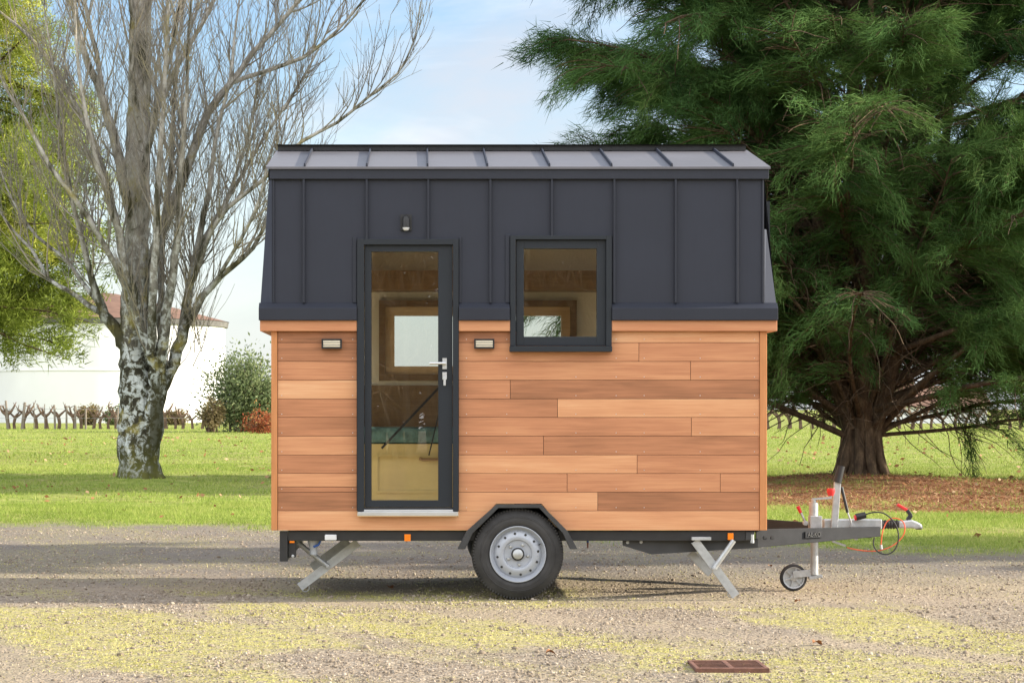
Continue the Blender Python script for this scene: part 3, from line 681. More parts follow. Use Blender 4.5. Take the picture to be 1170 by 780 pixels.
    # --- lights on the wall
    for a in (367.5, 541.8):
        f = MB(); f.pbox(a, a + 23, 387, 398.2, -.012, 0, ref=-.01)
        f.pbox(a, a + 23, 387, 388.2, -.05, -.012, ref=-.03); f.pbox(a, a + 23, 397, 398.2, -.05, -.012, ref=-.03)
        f.pbox(a, a + 1.2, 388.2, 397, -.05, -.012, ref=-.03); f.pbox(a + 21.8, a + 23, 388.2, 397, -.05, -.012, ref=-.03)
        fo = f.build('wall_light', M['black'], H)
        for zz_ in (390.9, 393.8):
            lv = MB(); lv.pbox(a + 1.3, a + 21.7, zz_, zz_ + .5, -.0475, -.0452, ref=-.03); lv.build('louvre', M['steel_dark'], fo)
        q = MB(); q.pbox(a + 1.6, a + 21.4, 388.8, 396.4, -.045, -.013, ref=-.03); q.build('diffuser', M['diffuser'], fo, bevel=.003)
    f = MB(); f.pbox(457.5, 470.5, 245, 263.5, YF - .012, YF, ref=YF)
    a = P(464, 251, YF); f.lathe((a.x, YF - .03, a.z - .055), (0, 0, 1), [(.0, .0), (.0, .027), (.055, .027), (.072, .022), (.082, .01), (.084, 0)], 20)
    fo = f.build('motion_sensor', M['black'], H, smooth=True)
    q = MB(); q.lathe((a.x, YF - .034, a.z - .057), (0, 0, 1), [(-.022, 0), (-.02, .014), (-.01, .022), (0, .024), (.002, 0)], 20); q.build('sensor_lens', M['white_plastic'], fo, True)
build_house()

def build_trailer():
    H = HOUSE
    XL, XR = P(310, 0).x, P(876, 0).x
    zt = P(0, 605.8).z
    c = MB(); c.pbox(329, 862, 606, 617.5, .03, .08, ref=.03); zz = P(0, 606, .03).z; zl = P(0, 617.5, .03).z
    c.box(P(329, 0, .03).x, P(862, 0, .03).x, 2.08, 2.13, zl, zz)
    for x in (-.85, -.05, 1.4, 2.1): c.box(x, x + .05, .08, 2.08, zl + .01, zz - .002)
    co = c.build_each('chassis_rail', M['black'], H, bevel=.003)
    MB().box(XL + .02, XR - .03, .082, 2.078, zz + .002, .5).build('floor_pan', M['black'], H)
    # wheel well lining
    w = MB(); arch = [(529, 619), (536, 606), (569, 577.5), (616.5, 577.5), (646, 606), (654, 619)]
    q = [P(a, b) for a, b in arch]
    for i in range(5):
        a, b = q[i], q[i + 1]; w.add([(a.x, -.0, a.z), (b.x, -.0, b.z), (b.x, .3, b.z), (a.x, .3, a.z)], [(0, 1, 2, 3)])
    w.add([(p.x, .3, p.z) for p in q], [tuple(range(6))])
    w.build('wheel_well', M['black'], H)
    # mudguard band
    out = [(523, 627), (533, 606.8), (567.5, 576), (618, 576), (648.3, 606), (660, 627)]
    inn = [(531.5, 627), (540, 609), (569.5, 580), (616, 580), (643, 608.5), (651.5, 627)]
    g = MB(); n = 6; YA, YB = -.06, .02
    vs = []
    for y in (YA, YB):
        vs += [(lambda p: (p.x, y, p.z))(P(a, b, YA)) for a, b in out] + [(lambda p: (p.x, y, p.z))(P(a, b, YA)) for a, b in inn]
    fs = []
    for i in range(5):
        fs += [(i, i + 1, n + i + 1, n + i), (2 * n + i, 3 * n + i, 3 * n + i + 1, 2 * n + i + 1), (i, 2 * n + i, 2 * n + i + 1, i + 1), (n + i, n + i + 1, 3 * n + i + 1, 3 * n + i)]
    fs += [(0, n, 3 * n, 2 * n), (5, 2 * n + 5, 3 * n + 5, n + 5)]
    g.add(vs, fs); g.build('mudguard', M['steel_dark'], H, bevel=.002)
    # wheels (near and far side)
    for side, yo in ((1, -.035), (-1, 2.2)):
        cx = P(591.5, 633, 0); cz = .318; s = side
        def L(mb, prof, nn=64): return mb.lathe((cx.x, yo, cz), (0, s, 0), prof, nn)
        t = MB(); L(t, [(.012, .196), (.004, .204), (.0, .225), (.0, .250), (.004, .262), (.003, .264), (.012, .283), (.018, .296), (.028, .308), (.04, .3145), (.055, .317), (.058, .312), (.064, .312), (.067, .319), (.088, .3195), (.091, .313), (.097, .313), (.1, .319), (.12, .317), (.14, .308), (.158, .29), (.17, .25), (.168, .2), (.09, .19)], 72)
        for a in range(0, 360, 4):                 # shoulder lugs
            ca, sa = math.cos(R(a)), math.sin(R(a)); rr = .3085
            p = Vector((cx.x + ca * rr, yo + s * .032, cz + sa * rr)); t.bar(p - Vector((ca, 0, sa)) * .008, p + Vector((ca, 0, sa)) * .004, .010, .022, up=(0, 1, 0))
        to = t.build('wheel', M['rubber'], H, smooth=True)
        t = MB(); L(t, [(.0, .250), (-.0015, .251), (-.002, .2555), (.001, .257)]); L(t, [(.001, .228), (-.001, .229), (-.001, .231), (.001, .232)]); t.build('sidewall_ridge', M['rubber'], to, True)
        r = MB(); L(r, [(.02, .190), (.002, .1955), (-.002, .1945), (-.003, .190), (.006, .182), (.022, .178), (.03, .172), (.036, .165), (.03, .160), (.022, .150), (.012, .125), (.010, .112), (.014, .1), (.026, .094), (.028, .05), (.022, .046), (.022, .0)])
        ro = r.build('rim', M['rim'], to, smooth=True)
        hs = MB()
        for k in range(12):
            a = R(k * 30 + 8); x, z = cx.x + math.cos(a) * .1425, cz + math.sin(a) * .1425
            hs.lathe((x, yo + s * .0165, z), (0, -s, 0), [(0, .0085), (.002, .0085), (.0022, 0)], 14)
        hs.build_each('vent_hole', M['black'], ro)
        nb = MB()
        for k in range(5):
            a = R(k * 72 + 62); x, z = cx.x + math.cos(a) * .072, cz + math.sin(a) * .072
            nb.lathe((x, yo + s * .028, z), (0, -s, 0), [(0, .0135), (.006, .013), (.014, .009), (.018, .009), (.019, 0)], 6)
        nb.build_each('wheel_bolt', M['galv'], ro, True)
        hb = MB(); L(hb, [(.03, .046), (.008, .045), (.006, .038), (.009, .036)], 40); hb.build('hub_collar', M['black'], ro, True)
        hb = MB(); L(hb, [(.012, .037), (.0, .034), (-.006, .024), (-.008, .0)], 32); hb.build('hub_cap', M['galv'], ro, True)
        vv = MB(); a = P(616, 622, -.03); vv.tube([(a.x, yo + s * .02, a.z), (a.x + .006, yo - s * .005, a.z + .006)], .005, 8); vv.build('valve', M['black'], ro)
    MB().tube([(P(591.5, 0).x, .1, .318), (P(591.5, 0).x, 2.1, .318)], .035, 12).build('axle', M['galv'], H)
    # rear bumper post + tail lamp
    MB().pbox(319.5, 328.5, 606.5, 641, .02, .07, ref=.02).build('rear_post', M['black'], H, bevel=.003)
    MB().box(P(319.5, 0).x, P(319.5, 0).x + .05, .07, 2.1, P(0, 641).z, P(0, 622).z).build('rear_bumper', M['black'], H, bevel=.003)
    t = MB(); t.pbox(329, 338, 611, 636.5, .05, .12, ref=.05); to = t.build('tail_lamp', M['black'], H, bevel=.006)
    MB().pbox(330.5, 336.5, 612, 620, .035, .05, ref=.035).build('lamp_lens', M['amber'], to, bevel=.004)
    a = P(334.5, 635, .04); MB().lathe((a.x, .05, a.z), (0, -1, 0), [(0, .011), (.006, .010), (.008, 0)], 12).build('lamp_bolt', M['galv'], to)
    for a, c, d, e in ((462, 469.3, 610, 618), (831.6, 838.2, 608.6, 616.5)):
        MB().pbox(a, c, d, e, .012, .03, ref=.012).build('side_marker', M['amber'], H, bevel=.003)
    # drawbar A frame
    def beam(ax, ay, atop, abot, bx, by, btop, bbot, mb, pre=None):
        A1, A2, B1, B2 = P(ax, atop, ay), P(ax, abot, ay), P(bx, btop, by), P(bx, bbot, by); th = Vector((0, .05, 0))
        vs = [A1, A2, B2, B1]; vs += [v + th for v in vs]
        mb.add(vs, [(0, 1, 2, 3), (7, 6, 5, 4), (0, 4, 5, 1), (1, 5, 6, 2), (2, 6, 7, 3), (3, 7, 4, 0)])
    b = MB(); beam(744, .085, 617.6, 633, 866, .10, 616, 625.5, b); beam(712, .082, 617.6, 623, 744, .085, 617.6, 633, b); b.build('gusset_plate', M['steel_dark'], H)
    b = MB(); beam(864, .1, 604.6, 625.5, 1006, .86, 601.4, 612.6, b); bo = b.build('drawbar', M['beam_steel'], H, bevel=.003)
    b = MB(); A = P(864, 605.5, .1); B = P(1006, 601.8, .86)
    vs = [Vector((A.x, 2.1, .485)), Vector((A.x, 2.1, .37)), Vector((B.x, 1.25, .36)), Vector((B.x, 1.25, .44))]; vs += [v + Vector((0, -.05, 0)) for v in vs]
    b.add(vs, [(0, 1, 2, 3), (7, 6, 5, 4), (0, 4, 5, 1), (1, 5, 6, 2), (2, 6, 7, 3), (3, 7, 4, 0)]); b.build('drawbar', M['steel_dark'], H)
    hb = MB()
    for px in (873, 881.5):
        a = P(px, 614, .13); hb.lathe((a.x, a.y - .02, a.z), (.3, -1, 0), [(0, .014), (.012, .014), (.0125, 0)], 14)
    hb.build_each('bolt_hole', M['black'], bo)
    pl = MB(); q1, q2 = P(920, 606.8, .385), P(939.5, 606.5, .49); q3, q4 = P(939.5, 613.6, .49), P(920, 614.4, .385); of = Vector((0, -.012, 0))
    pl.add([q1 + of, q2 + of, q3 + of, q4 + of, q1, q2, q3, q4], [(3, 2, 1, 0), (0, 1, 5, 4), (1, 2, 6, 5), (2, 3, 7, 6), (3, 0, 4, 7)]); pl.build('maker_plate', M['beam_steel'], bo, bevel=.001)
    cu = bpy.data.curves.new('embossed_letters', 'FONT'); cu.body = 'AL-KO'; cu.size = .045; cu.extrude = .002; cu.align_x = 'CENTER'; cu.align_y = 'CENTER'; cu.materials.append(M['galv'] if False else M['steel_dark'])
    to = bpy.data.objects.new('embossed_letters', cu); COL.objects.link(to); to.parent = bo
    ctr = (q1 + q2 + q3 + q4) / 4 + Vector((0, -.016, 0)); d = (q2 - q1).normalized()
    bpy.context.view_layer.update(); me_ = bpy.data.meshes.new_from_object(to); bpy.data.objects.remove(to); to = bpy.data.objects.new('embossed_letters', me_); COL.objects.link(to); to.parent = bo
    to.location = ctr; to.rotation_euler = (R(90), 0, math.atan2(d.y, d.x))
    # small fittings on the drawbar
    pk = MB(); pk.pbox(852, 862, 607, 617, .02, .06, ref=.03); pk.build('junction_box', M['steel_dark'], H, bevel=.004)
    pk = MB(); a = P(859.5, 615, .03); pk.tube([(a.x, .03, a.z - .03), (a.x, .03, a.z + .03)], .014, 12); pk.build('shackle_bolt', M['galv'], H, True)
    for a in ((717, 619.2), (732.5, 618.8)):
        q = P(a[0], a[1], .08); MB().lathe((q.x, .085, q.z), (0, -1, 0), [(0, .012), (.01, .012), (.011, 0)], 6).build('gusset_bolt', M['galv'], H)
    # corner jacks
    def channel(mb, p, q, w, dep):
        mb.bar(p, q, w, .006, up=(0, 1, 0)); p = Vector(p); q = Vector(q); d = (q - p).normalized(); r = d.cross(Vector((0, 1, 0))).normalized()
        for sg in (-1, 1):
            o_ = r * (sg * (w / 2 - .003)) + Vector((0, dep / 2 + .003, 0)); mb.bar(p + o_, q + o_, .006, dep, up=(0, 1, 0))
    def jack(near, brace, far, top, yl, ring_c):
        m = MB(); channel(m, P(near[0], near[1], yl), P(near[2], near[3], yl), .058, .045); jo = m.build('corner_jack', M['galv'], H)
        m = MB(); channel(m, P(far[0], far[1], yl + .22), P(far[2], far[3], yl + .22), .055, .04); m.build('rear_leg', M['galv'], jo)
        m = MB(); m.tube([P(brace[0], brace[1], yl - .02), P(brace[2], brace[3], yl - .02)], .018, 10); 
        m.build('brace', M['galv'], jo, True)
        m = MB(); a = P(brace[2], brace[3], yl - .03); m.lathe((a.x, a.y, a.z), (0, -1, 0), [(-.08, .016), (0, .016), (.012, .015), (.014, 0)], 6); m.build('pivot_bolt', M['galv'], jo)
        if top: m = MB(); m.pbox(top[0], top[1], top[2], top[3], yl - .03, yl + .028, ref=yl); m.build('mount_plate', M['galv'], jo, bevel=.002)
        m = MB(); c0 = P(*ring_c, yl + .02); m.tube([c0 + Vector((math.cos(t) * .027, 0, math.sin(t) * .027)) for t in np.linspace(0, 2 * math.pi, 17)], .004, 6, False); m.build('foot_ring', M['galv'], jo, True)
    jack((409, 619.5, 342.5, 670.5), (341, 620, 374.5, 646.5), (398, 617, 356, 648), None, .28, (349, 671))
    jack((794, 617.5, 841, 680.5), (838.5, 617, 816, 649), (789, 631, 812, 655), (790, 812, 613, 616.6), .0, (836, 678))
    # drain funnel, valve, white box, water tap
    f = MB(); a = P(358, 611, .12); f.lathe((a.x, .14, a.z), (0, 0, -1), [(0, 0), (0, .047), (.03, .045), (.09, .03), (.095, .026), (.135, .026), (.135, .0)], 24); fo = f.build('drain_funnel', M['grey_plastic'], H, True)
    f = MB(); f.lathe((a.x, .14, a.z - .012), (0, 0, -1), [(0, .048), (.004, .049), (.008, .047)], 24)
    b1 = P(364, 613, .1); f.tube([b1 + Vector((0, 0, .0)), b1 + Vector((.012, 0, -.03)), b1 + Vector((.0, 0, -.055)), b1 + Vector((-.035, 0, -.07))], .008, 8); f.build('hose', M['blue_plastic'], fo, True)
    MB().pbox(371, 384.5, 610.5, 617, .0, .029, ref=0).build('socket_box', M['white_plastic'], H, bevel=.006)
    f = MB(); a = P(671.5, 611, .1); f.tube([(a.x, .1, a.z), (a.x, .1, a.z - .05)], .008, 8); f.build('drain_tap', M['blue_plastic'], H)
    f = MB(); f.tube([(a.x, .1, a.z - .05), (a.x, .1, a.z - .09)], .006, 8); f.build('tap_spout', M['rust'], H)
    m = MB(); m.tube([(P(655, 0).x, .6, .385), (P(715, 0).x, .6, .385)], .006, 6); m.build('brake_rod', M['black'], H)
    # --- coupling at y ~ 1.05
    yc = 1.05
    def C(px, py): return P(px, py, yc)
    cb = MB(); a, b = C(940, 592.5), C(1006.5, 604); cb.box(a.x, b.x, yc - .05, yc + .05, b.z, a.z); 
    co = cb.build('coupling', M['galv'], H, bevel=.008)
    m = MB(); pts = []; rad = []
    for i in range(13): pts.append(C(1006.5 + i * 1.65, 598.8)); rad.append(.036 if i % 2 else .027)
    m.tube(pts, rad, 16); m.build('bellows', M['rubber'], co)
    m = MB(); pr = [(1026, 595), (1034, 594), (1041, 593.2), (1047, 595.5), (1052.5, 598.5), (1052.5, 603), (1046, 603.8), (1041, 602.8), (1026, 603)]
    m.prism(pr, yc - .035, yc + .035, ref=yc); m.build('coupling_head', M['galv'], co, bevel=.012)
    m = MB(); a = C(1049.5, 600.8); m.lathe((a.x, yc, a.z + .006), (0, 0, -1), [(0, 0), (.0, .03), (.02, .032), (.03, .02), (.03, 0)], 18); m.build('ball_socket', M['steel_dark'], co, True)
    m = MB(); m.bar(C(1037, 594), C(1041, 588), .028, .04); m.bar(C(1041, 589), C(1036, 582), .024, .035); ho = m.build('coupling_handle', M['black'], co, bevel=.004)
    m = MB(); m.bar(C(1037, 583), C(1025, 576), .022, .032); m.build('grip', M['red_plastic'], ho, bevel=.005)
    # handbrake
    m = MB(); m.bar(P(953, 603, .98), P(957, 549, .98), .05, .03); hb = m.build('handbrake_lever', M['galv'], H, bevel=.004)
    m = MB(); m.tube([P(956.6, 551, .98), P(961.5, 532, .98)], [.031, .026], 14); m.build('grip', M['black'], hb, True)
    m = MB(); m.tube([P(961.5, 556, 1.0), P(968.5, 585, 1.0)], .012, 10); s_ = m.build('gas_strut', M['blue_plastic'] if False else M['black'], hb, True)
    m = MB(); m.tube([P(968.5, 585, 1.0), P(973.5, 599, 1.0)], .006, 8); m.build('strut_rod', M['galv'], s_, True)
    m = MB(); m.lathe(P(974, 600, .99), (0, -1, 0), [(0, .018), (.02, .018), (.021, 0)], 14); m.build('strut_pin', M['galv'], s_)
    # jockey wheel
    yj = .78
    def J(px, py, y=yj): return P(px, py, y)
    m = MB(); m.tube([J(929.5, 603), J(929.5, 574)], .033, 18); m.tube([J(930.5, 656), J(930.5, 603)], .028, 18); jo = m.build('jockey_wheel', M['galv'], H, True)
    m = MB(); m.tube([J(929.5, 574), J(929.5, 570)], .018, 12); m.bar(J(927.5, 570), J(950, 568.3), .014, .03); m.tube([J(949, 569), J(949.3, 561)], .008, 8); m.build('crank', M['galv'], jo)
    m = MB(); a = J(949.2, 566); m.lathe(a, (0, 0, 1), [(0, 0), (0, .02), (.03, .03), (.052, .028), (.054, 0)], 18); m.build('crank_knob', M['red_plastic'], jo, True)
    m = MB(); a, b = J(924.5, 589), J(938, 603.5); m.box(a.x, b.x, yj - .05, yj - .03, b.z, a.z); m.box(a.x, a.x + .03, yj - .03, yj + .05, b.z, a.z); m.box(b.x - .012, b.x, yj - .03, yj + .05, b.z, a.z); m.build('clamp', M['galv'], jo, bevel=.003)
    m = MB(); m.tube([J(920, 596), J(914.5, 584)], .008, 8); m.lathe(J(920, 597), (0, -1, 0), [(-.02, .018), (.03, .018), (.031, 0)], 12); lo = m.build('clamp_lever', M['galv'], jo)
    m = MB(); m.tube([J(915, 585.5), J(911.5, 578)], [.012, .014], 10); m.build('lever_grip', M['red_plastic'], lo, True)
    m = MB(); m.bar(J(934, 653.5), J(906, 656), .05, .012); m.bar(J(906, 656, yj + .06), J(934, 653.5, yj + .06), .05, .012); m.bar(J(924, 660), J(939, 657.5), .02, .06); fo = m.build('fork', M['galv'], jo, bevel=.002)
    wc = J(906.5, 656, yj + .03); rr = .098
    wc.z = rr + float(gh(wc.x, wc.y)) + .0
    m = MB(); m.lathe((wc.x, wc.y - .022, wc.z), (0, 1, 0), [(0, rr * .80), (-.003, rr * .84), (.0, rr * .94), (.01, rr), (.034, rr), (.044, rr * .94), (.047, rr * .84), (.044, rr * .8)], 40); wo = m.build('small_wheel', M['rubber'], jo, True)
    m = MB(); m.lathe((wc.x, wc.y - .022, wc.z), (0, 1, 0), [(.01, rr * .82), (-.002, rr * .80), (.0, rr * .72), (.012, rr * .68), (.014, rr * .3), (.0, rr * .26), (-.004, rr * .12), (-.004, 0)], 40)
    for k in range(6):
        a = R(60 * k + 15); v = Vector((math.cos(a), 0, math.sin(a))); m.bar(Vector((wc.x, wc.y - .014, wc.z)) + v * rr * .25, Vector((wc.x, wc.y - .014, wc.z)) + v * rr * .72, .01, .016)
    m.build('rim', M['galv'], wo, True)
    # cables
    m = MB(); pts = []
    for px, py, y in ((968, 625, 1.0), (975, 627, .98), (990, 629, .97), (1005, 628.5, .97), (1020, 623, .97), (1031, 613, .97), (1034, 603, .97), (1031, 595, .98), (1022, 591.5, .99), (1014, 595, .99), (1009, 605, .98), (1007, 617, .97), (1006.5, 625, .97)): pts.append(P(px, py, y))
    m.tube(smooth_path(pts, 4), .0042, 8); m.build('breakaway_cable', M['orange'], H, True)
    m = MB(); pts = [P(*p) for p in ((985, 589.5, .95), (995, 585.5, .93), (1008, 585.5, .92), (1018, 592, .92), (1025, 603, .92), (1026.5, 616, .92), (1022, 628, .92), (1013, 633, .92), (1003, 630, .92), (998, 622, .92), (999, 614, .93))]
    m.tube(smooth_path(pts, 4), .005, 8); m.build('lighting_cable', M['black'], H, True)
    m = MB(); m.tube([P(978, 590.5, .95), P(989, 588, .95)], [.026, .024], 14); po = m.build('plug', M['black'], H, True); m = MB(); m.tube([P(976, 591.5, .95), P(979, 590.8, .95)], .02, 12); m.build('plug_cap', M['red_plastic'], po, True)
    m = MB(); m.tube([P(1006.5, 622, .96), P(1007, 627, .96)], .011, 8); m.build('cable_clip', M['galv'], H)
    m = MB(); m.bar(P(951, 618, .9), P(966, 623, .9), .015, .03); m.tube([P(978, 613, .9), P(978, 616.5, .9)], .014, 10); m.build_each('brake_bracket', M['galv'], H)
def smooth_path(pts, n):
    out = []; p = [pts[0]] + list(pts) + [pts[-1]]
    for i in range(1, len(p) - 2):
        for k in range(n):
            t = k / n; a, b, c, d = p[i - 1], p[i], p[i + 1], p[i + 2]
            out.append(.5 * ((2 * b) + (c - a) * t + (2 * a - 5 * b + 4 * c - d) * t * t + (3 * b - a - 3 * c + d) * t ** 3))
    out.append(Vector(pts[-1])); return out
M['orange'] = simple('orange_sheath', (.66, .10, .035), .4, 0, .05)
build_trailer()

# ================================================================== small things on the drive
def build_grate():
    a, b = P(790, 0).x, 0
    d = CAMH * FPX / (764 - VY); y0 = d - CAMD; x0, x1 = G(790, d), G(873, d)
    z = float(gh((x0 + x1) / 2, y0)) + .012
    hd = .19; xm = (x0 + x1) / 2
    m = MB(); m.box(x0, x1, y0 - hd, y0 - hd + .025, z - .03, z + .008); m.box(x0, x1, y0 + hd - .025, y0 + hd, z - .03, z + .008)
    for c in (x0, xm - .014, x1 - .022): m.box(c, c + (.028 if c == xm - .014 else .022), y0 - hd + .025, y0 + hd - .025, z - .03, z + .007)
    o = m.build('drain_grate', M['rust'], None, bevel=.003)
    tag(o, 'rusty slotted drain grate set in the gravel at the front', 'drain grate')
    for k in range(5):
        yy = y0 - hd + .048 + k * .062
        for a_, b_ in ((x0 + .022, xm - .014), (xm + .014, x1 - .022)): MB().box(a_, b_, yy + .008, yy + .022, z + .001, z + .005).build('grate_bar', M['rust'], o); MB().box(a_, b_, yy + .009, yy + .021, z - .03, z + .0008).build('slot_shade', M['black'], o)  # black boxes under the bars paint the shade of the slots
    MB().box(x0 + .002, x1 - .002, y0 - hd + .002, y0 + hd - .002, z - .05, z - .0305).build('dark_gap', M['black'], o)
build_grate()
def fallen_leaf(px, py, size, rot, label):
    d = CAMH * FPX / (py - VY); y = d - CAMD; x = G(px, d); z = float(gh(x, y))
    m = MB(); n = 7; vs = []
    for i in range(n):
        t = i / (n - 1); w = math.sin(math.pi * min(1, t * .93 + .04)) * .42 * (1 + .35 * (i % 2))
        for s in (-1, 0, 1): vs.append((t - .5, s * w, .10 + abs(s) * .22 * math.sin(3 * t + .5) + .12 * math.sin(5 * t)))
    c, sn = math.cos(rot), math.sin(rot)
    vs = [((a * c - b * sn) * size, (a * sn + b * c) * size, cc * size) for a, b, cc in vs]
    m.add(vs, [(i * 3 + k, i * 3 + k + 1, i * 3 + k + 4, i * 3 + k + 3) for i in range(n - 1) for k in (0, 1)])
    o = m.build('fallen_leaf', M['litter_leaf'], None, True); o.location = (x, y, z + .006)
    tag(o, label, 'leaf', 'dry leaves on the gravel')
fallen_leaf(934, 738, 0.064, .5, 'dry curled brown leaf on the gravel right of the drain grate')
fallen_leaf(911, 687, 0.045, 2.2, 'flat brown leaf on the gravel just below the jockey wheel')
fallen_leaf(446, 672, 0.056, 1.1, 'orange brown leaf in the shade under the house')
fallen_leaf(630, 749, 0.060, .2, 'pale dry leaf on the mossy gravel in front of the tyre')
fallen_leaf(880, 648, 0.038, .9, 'tiny brown leaf on bare gravel beside the right corner jack')

# ================================================================== TREES
class Tubes:
    def __init__(s): s.V = []; s.F = []; s.n = 0
    def add(s, pts, rad, n):
        pts = np.asarray(pts, float); k = len(pts)
        t = np.gradient(pts, axis=0); t = unit(t)
        ref = np.array([.31, .95, .05]); u = unit(np.cross(t, ref)); w = np.cross(t, u)
        a = np.linspace(0, 2 * np.pi, n, endpoint=False)
        V = pts[:, None] + (u[:, None] * np.cos(a)[None, :, None] + w[:, None] * np.sin(a)[None, :, None]) * np.asarray(rad)[:, None, None]
        s.V.append(V.reshape(-1, 3)); i = np.arange(k - 1)[:, None] * n; j = np.arange(n)[None]
        s.F.append((np.stack([i + j, i + (j + 1) % n, i + n + (j + 1) % n, i + n + j], -1) + s.n).reshape(-1, 4)); s.n += k * n
    def build(s, name, mat, parent, smooth=True):
        V = np.concatenate(s.V); F = np.concatenate(s.F)
        me = bpy.data.meshes.new(name); me.vertices.add(len(V)); me.vertices.foreach_set('co', V.astype(np.float32).ravel())
        me.loops.add(F.size); me.loops.foreach_set('vertex_index', F.astype(np.int32).ravel())
        me.polygons.add(len(F)); me.polygons.foreach_set('loop_start', np.arange(0, F.size, 4, dtype=np.int32)); me.update(calc_edges=True)
        return link(name, me, mat, parent, smooth)
def spline(pts, rad, step):
    pts = [Vector(p) for p in pts]; out = []; rr = []
    p = [pts[0] * 2 - pts[1]] + pts + [pts[-1] * 2 - pts[-2]]
    for i in range(1, len(p) - 2):
        n = max(2, int((p[i + 1] - p[i]).length / step))
        for k in range(n):
            t = k / n; a, b, c, d = p[i - 1], p[i], p[i + 1], p[i + 2]
            out.append(.5 * ((2 * b) + (c - a) * t + (2 * a - 5 * b + 4 * c - d) * t * t + (3 * b - a - 3 * c + d) * t ** 3)); rr.append(rad[i - 1] * (1 - t) + rad[i] * t)
    out.append(pts[-1]); rr.append(rad[-1]); return np.array(out), np.array(rr)

def build_poplar():
    D = 40.0; S = D / FPX; y0 = D - CAMD; bx = G(160, D)
    root = empty('bare_tree', (bx, y0, float(gh(bx, y0))), 'tall leafless tree with lichen spotted trunk on the lawn left of the house', 'tree')
    def Q(px, py, dy): s = (D + dy) / FPX; return Vector(((px - VX) * s, y0 + dy, CAMH + (VY - py) * s))
    trunk = Tubes(); limbs = []
    def limb(pts, smooth=.25, n=10, main=False):
        p, r = spline([Q(a, b, c) for a, b, c, _ in pts], [d * S * (.93 if main else .80) for *_, d in pts], smooth)
        rs = np.random.default_rng(len(p) * 7 + int(abs(p[0][0] * 100)))
        if not main:
            p = p + rs.normal(0, 1, p.shape) * (r[:, None] * .16)
            p[0] = Q(*pts[0][:3])
        else: r = r * (1 + rs.normal(0, .05, len(r)))
        trunk.add(p, r, n); limbs.append((p, r))
        if max(r) > .09:                                   # lumpy, furrowed bark
            V = trunk.V[-1].reshape(len(p), n, 3); off = V - p[:, None]
            ang = np.arange(n)[None] * (2 * np.pi / n); cx_, cy_ = np.cos(ang) * 2 + p[:, 2:3] * .2, np.sin(ang) * 2 + p[:, 2:3] * 1.1
            k_ = 1 + .22 * (vnoise(cx_, cy_, .8, 101, 4) - .5); trunk.V[-1] = (p[:, None] + off * k_[:, :, None]).reshape(-1, 3)
        return p
    limb([(161, 560, 0, 35), (160, 549, 0, 29), (159, 535, 0, 26), (158, 510, 0, 25), (157, 470, 0, 24), (155, 430, 0, 21), (153, 390, 0, 17), (154, 330, 0, 15.5), (157, 250, 0, 14), (158, 150, 0, 14), (160, 60, 0, 14), (161, 0, 0, 12.5), (163, -150, 0, 9), (166, -380, 0, 4)], .12, 36, True)
    for dx, dy, k in ((-26, .25, 7), (25, -.2, 8), (5, -.42, 8), (-12, -.35, 7), (16, .4, 7)):      # root flares
        limb([(160 + dx * 1.35, 556, dy * 1.35, k * .5), (160 + dx * .9, 549, dy, k), (159 + dx * .5, 530, dy * .5, k * 1.1), (158 + dx * .3, 500, dy * .3, k * .8)], .2, 10)
    limb([(168, 510, -.1, 17), (176, 470, -.2, 14), (180, 440, -.28, 14), (178, 415, -.35, 13), (170, 395, -.4, 10), (158, 360, -.5, 8), (149, 325, -.6, 7.5), (139, 285, -.7, 6), (127, 240, -.9, 5), (112, 190, -1.1, 4), (98, 130, -1.3, 3), (88, 60, -1.4, 2.2), (84, -20, -1.5, 1.4)])
    limb([(178, 430, -.3, 10), (186, 395, -.5, 8.5), (191, 355, -.6, 7), (197, 310, -.8, 6), (203, 260, -1.0, 5), (205, 200, -1.1, 4), (212, 130, -1.3, 3), (215, 50, -1.5, 2), (222, -40, -1.6, 1.2)])
    limb([(182, 445, -.2, 11), (194, 425, -.1, 9.5), (203, 400, 0, 9), (210, 370, .1, 8), (216, 330, .2, 6), (225, 285, .3, 5), (238, 225, .4, 4), (246, 160, .6, 3), (262, 90, .7, 2.2), (272, 10, .8, 1.4)])
    limb([(206, 385, .05, 7), (222, 355, 0, 6), (243, 325, -.1, 5), (265, 305, -.2, 4), (290, 283, -.3, 3.2), (308, 240, -.3, 2.4), (318, 180, -.3, 1.6), (330, 120, -.3, 1)])
    limb([(158, 350, .3, 9), (172, 300, .5, 8), (190, 255, .6, 7.5), (212, 195, .8, 7), (238, 128, .9, 6.2), (266, 92, 1.0, 5), (288, 62, 1.1, 4), (330, 15, 1.2, 3), (372, -40, 1.3, 1.8)])
    limb([(262, 96, 1.0, 3.6), (300, 82, 1.0, 3.2), (345, 66, .9, 2.8), (385, 35, .9, 2.2), (420, -5, .8, 1.4)])
    limb([(216, 330, -.1, 4), (250, 250, -.5, 3.4), (300, 205, -.8, 3), (345, 162, -1, 2.6), (385, 140, -1.1, 2.2), (420, 112, -1.2, 1.9), (454, 84, -1.2, 1.5), (472, 50, -1.2, 1.2), (479, 14, -1.2, .8)])
    limb([(225, 285, .3, 3.4), (262, 225, .9, 3), (300, 160, 1.4, 2.5), (340, 100, 1.6, 2), (372, 40, 1.8, 1.3)])
    limb([(152, 260, -.2, 8), (143, 220, -.4, 7.5), (133, 170, -.6, 7), (118, 115, -.7, 6), (102, 75, -.8, 5), (90, 35, -.9, 4), (78, -10, -1, 3)])
    limb([(118, 115, -.7, 4), (110, 60, -.5, 3.5), (96, 0, -.4, 2.6), (92, -60, -.4, 1.5)])
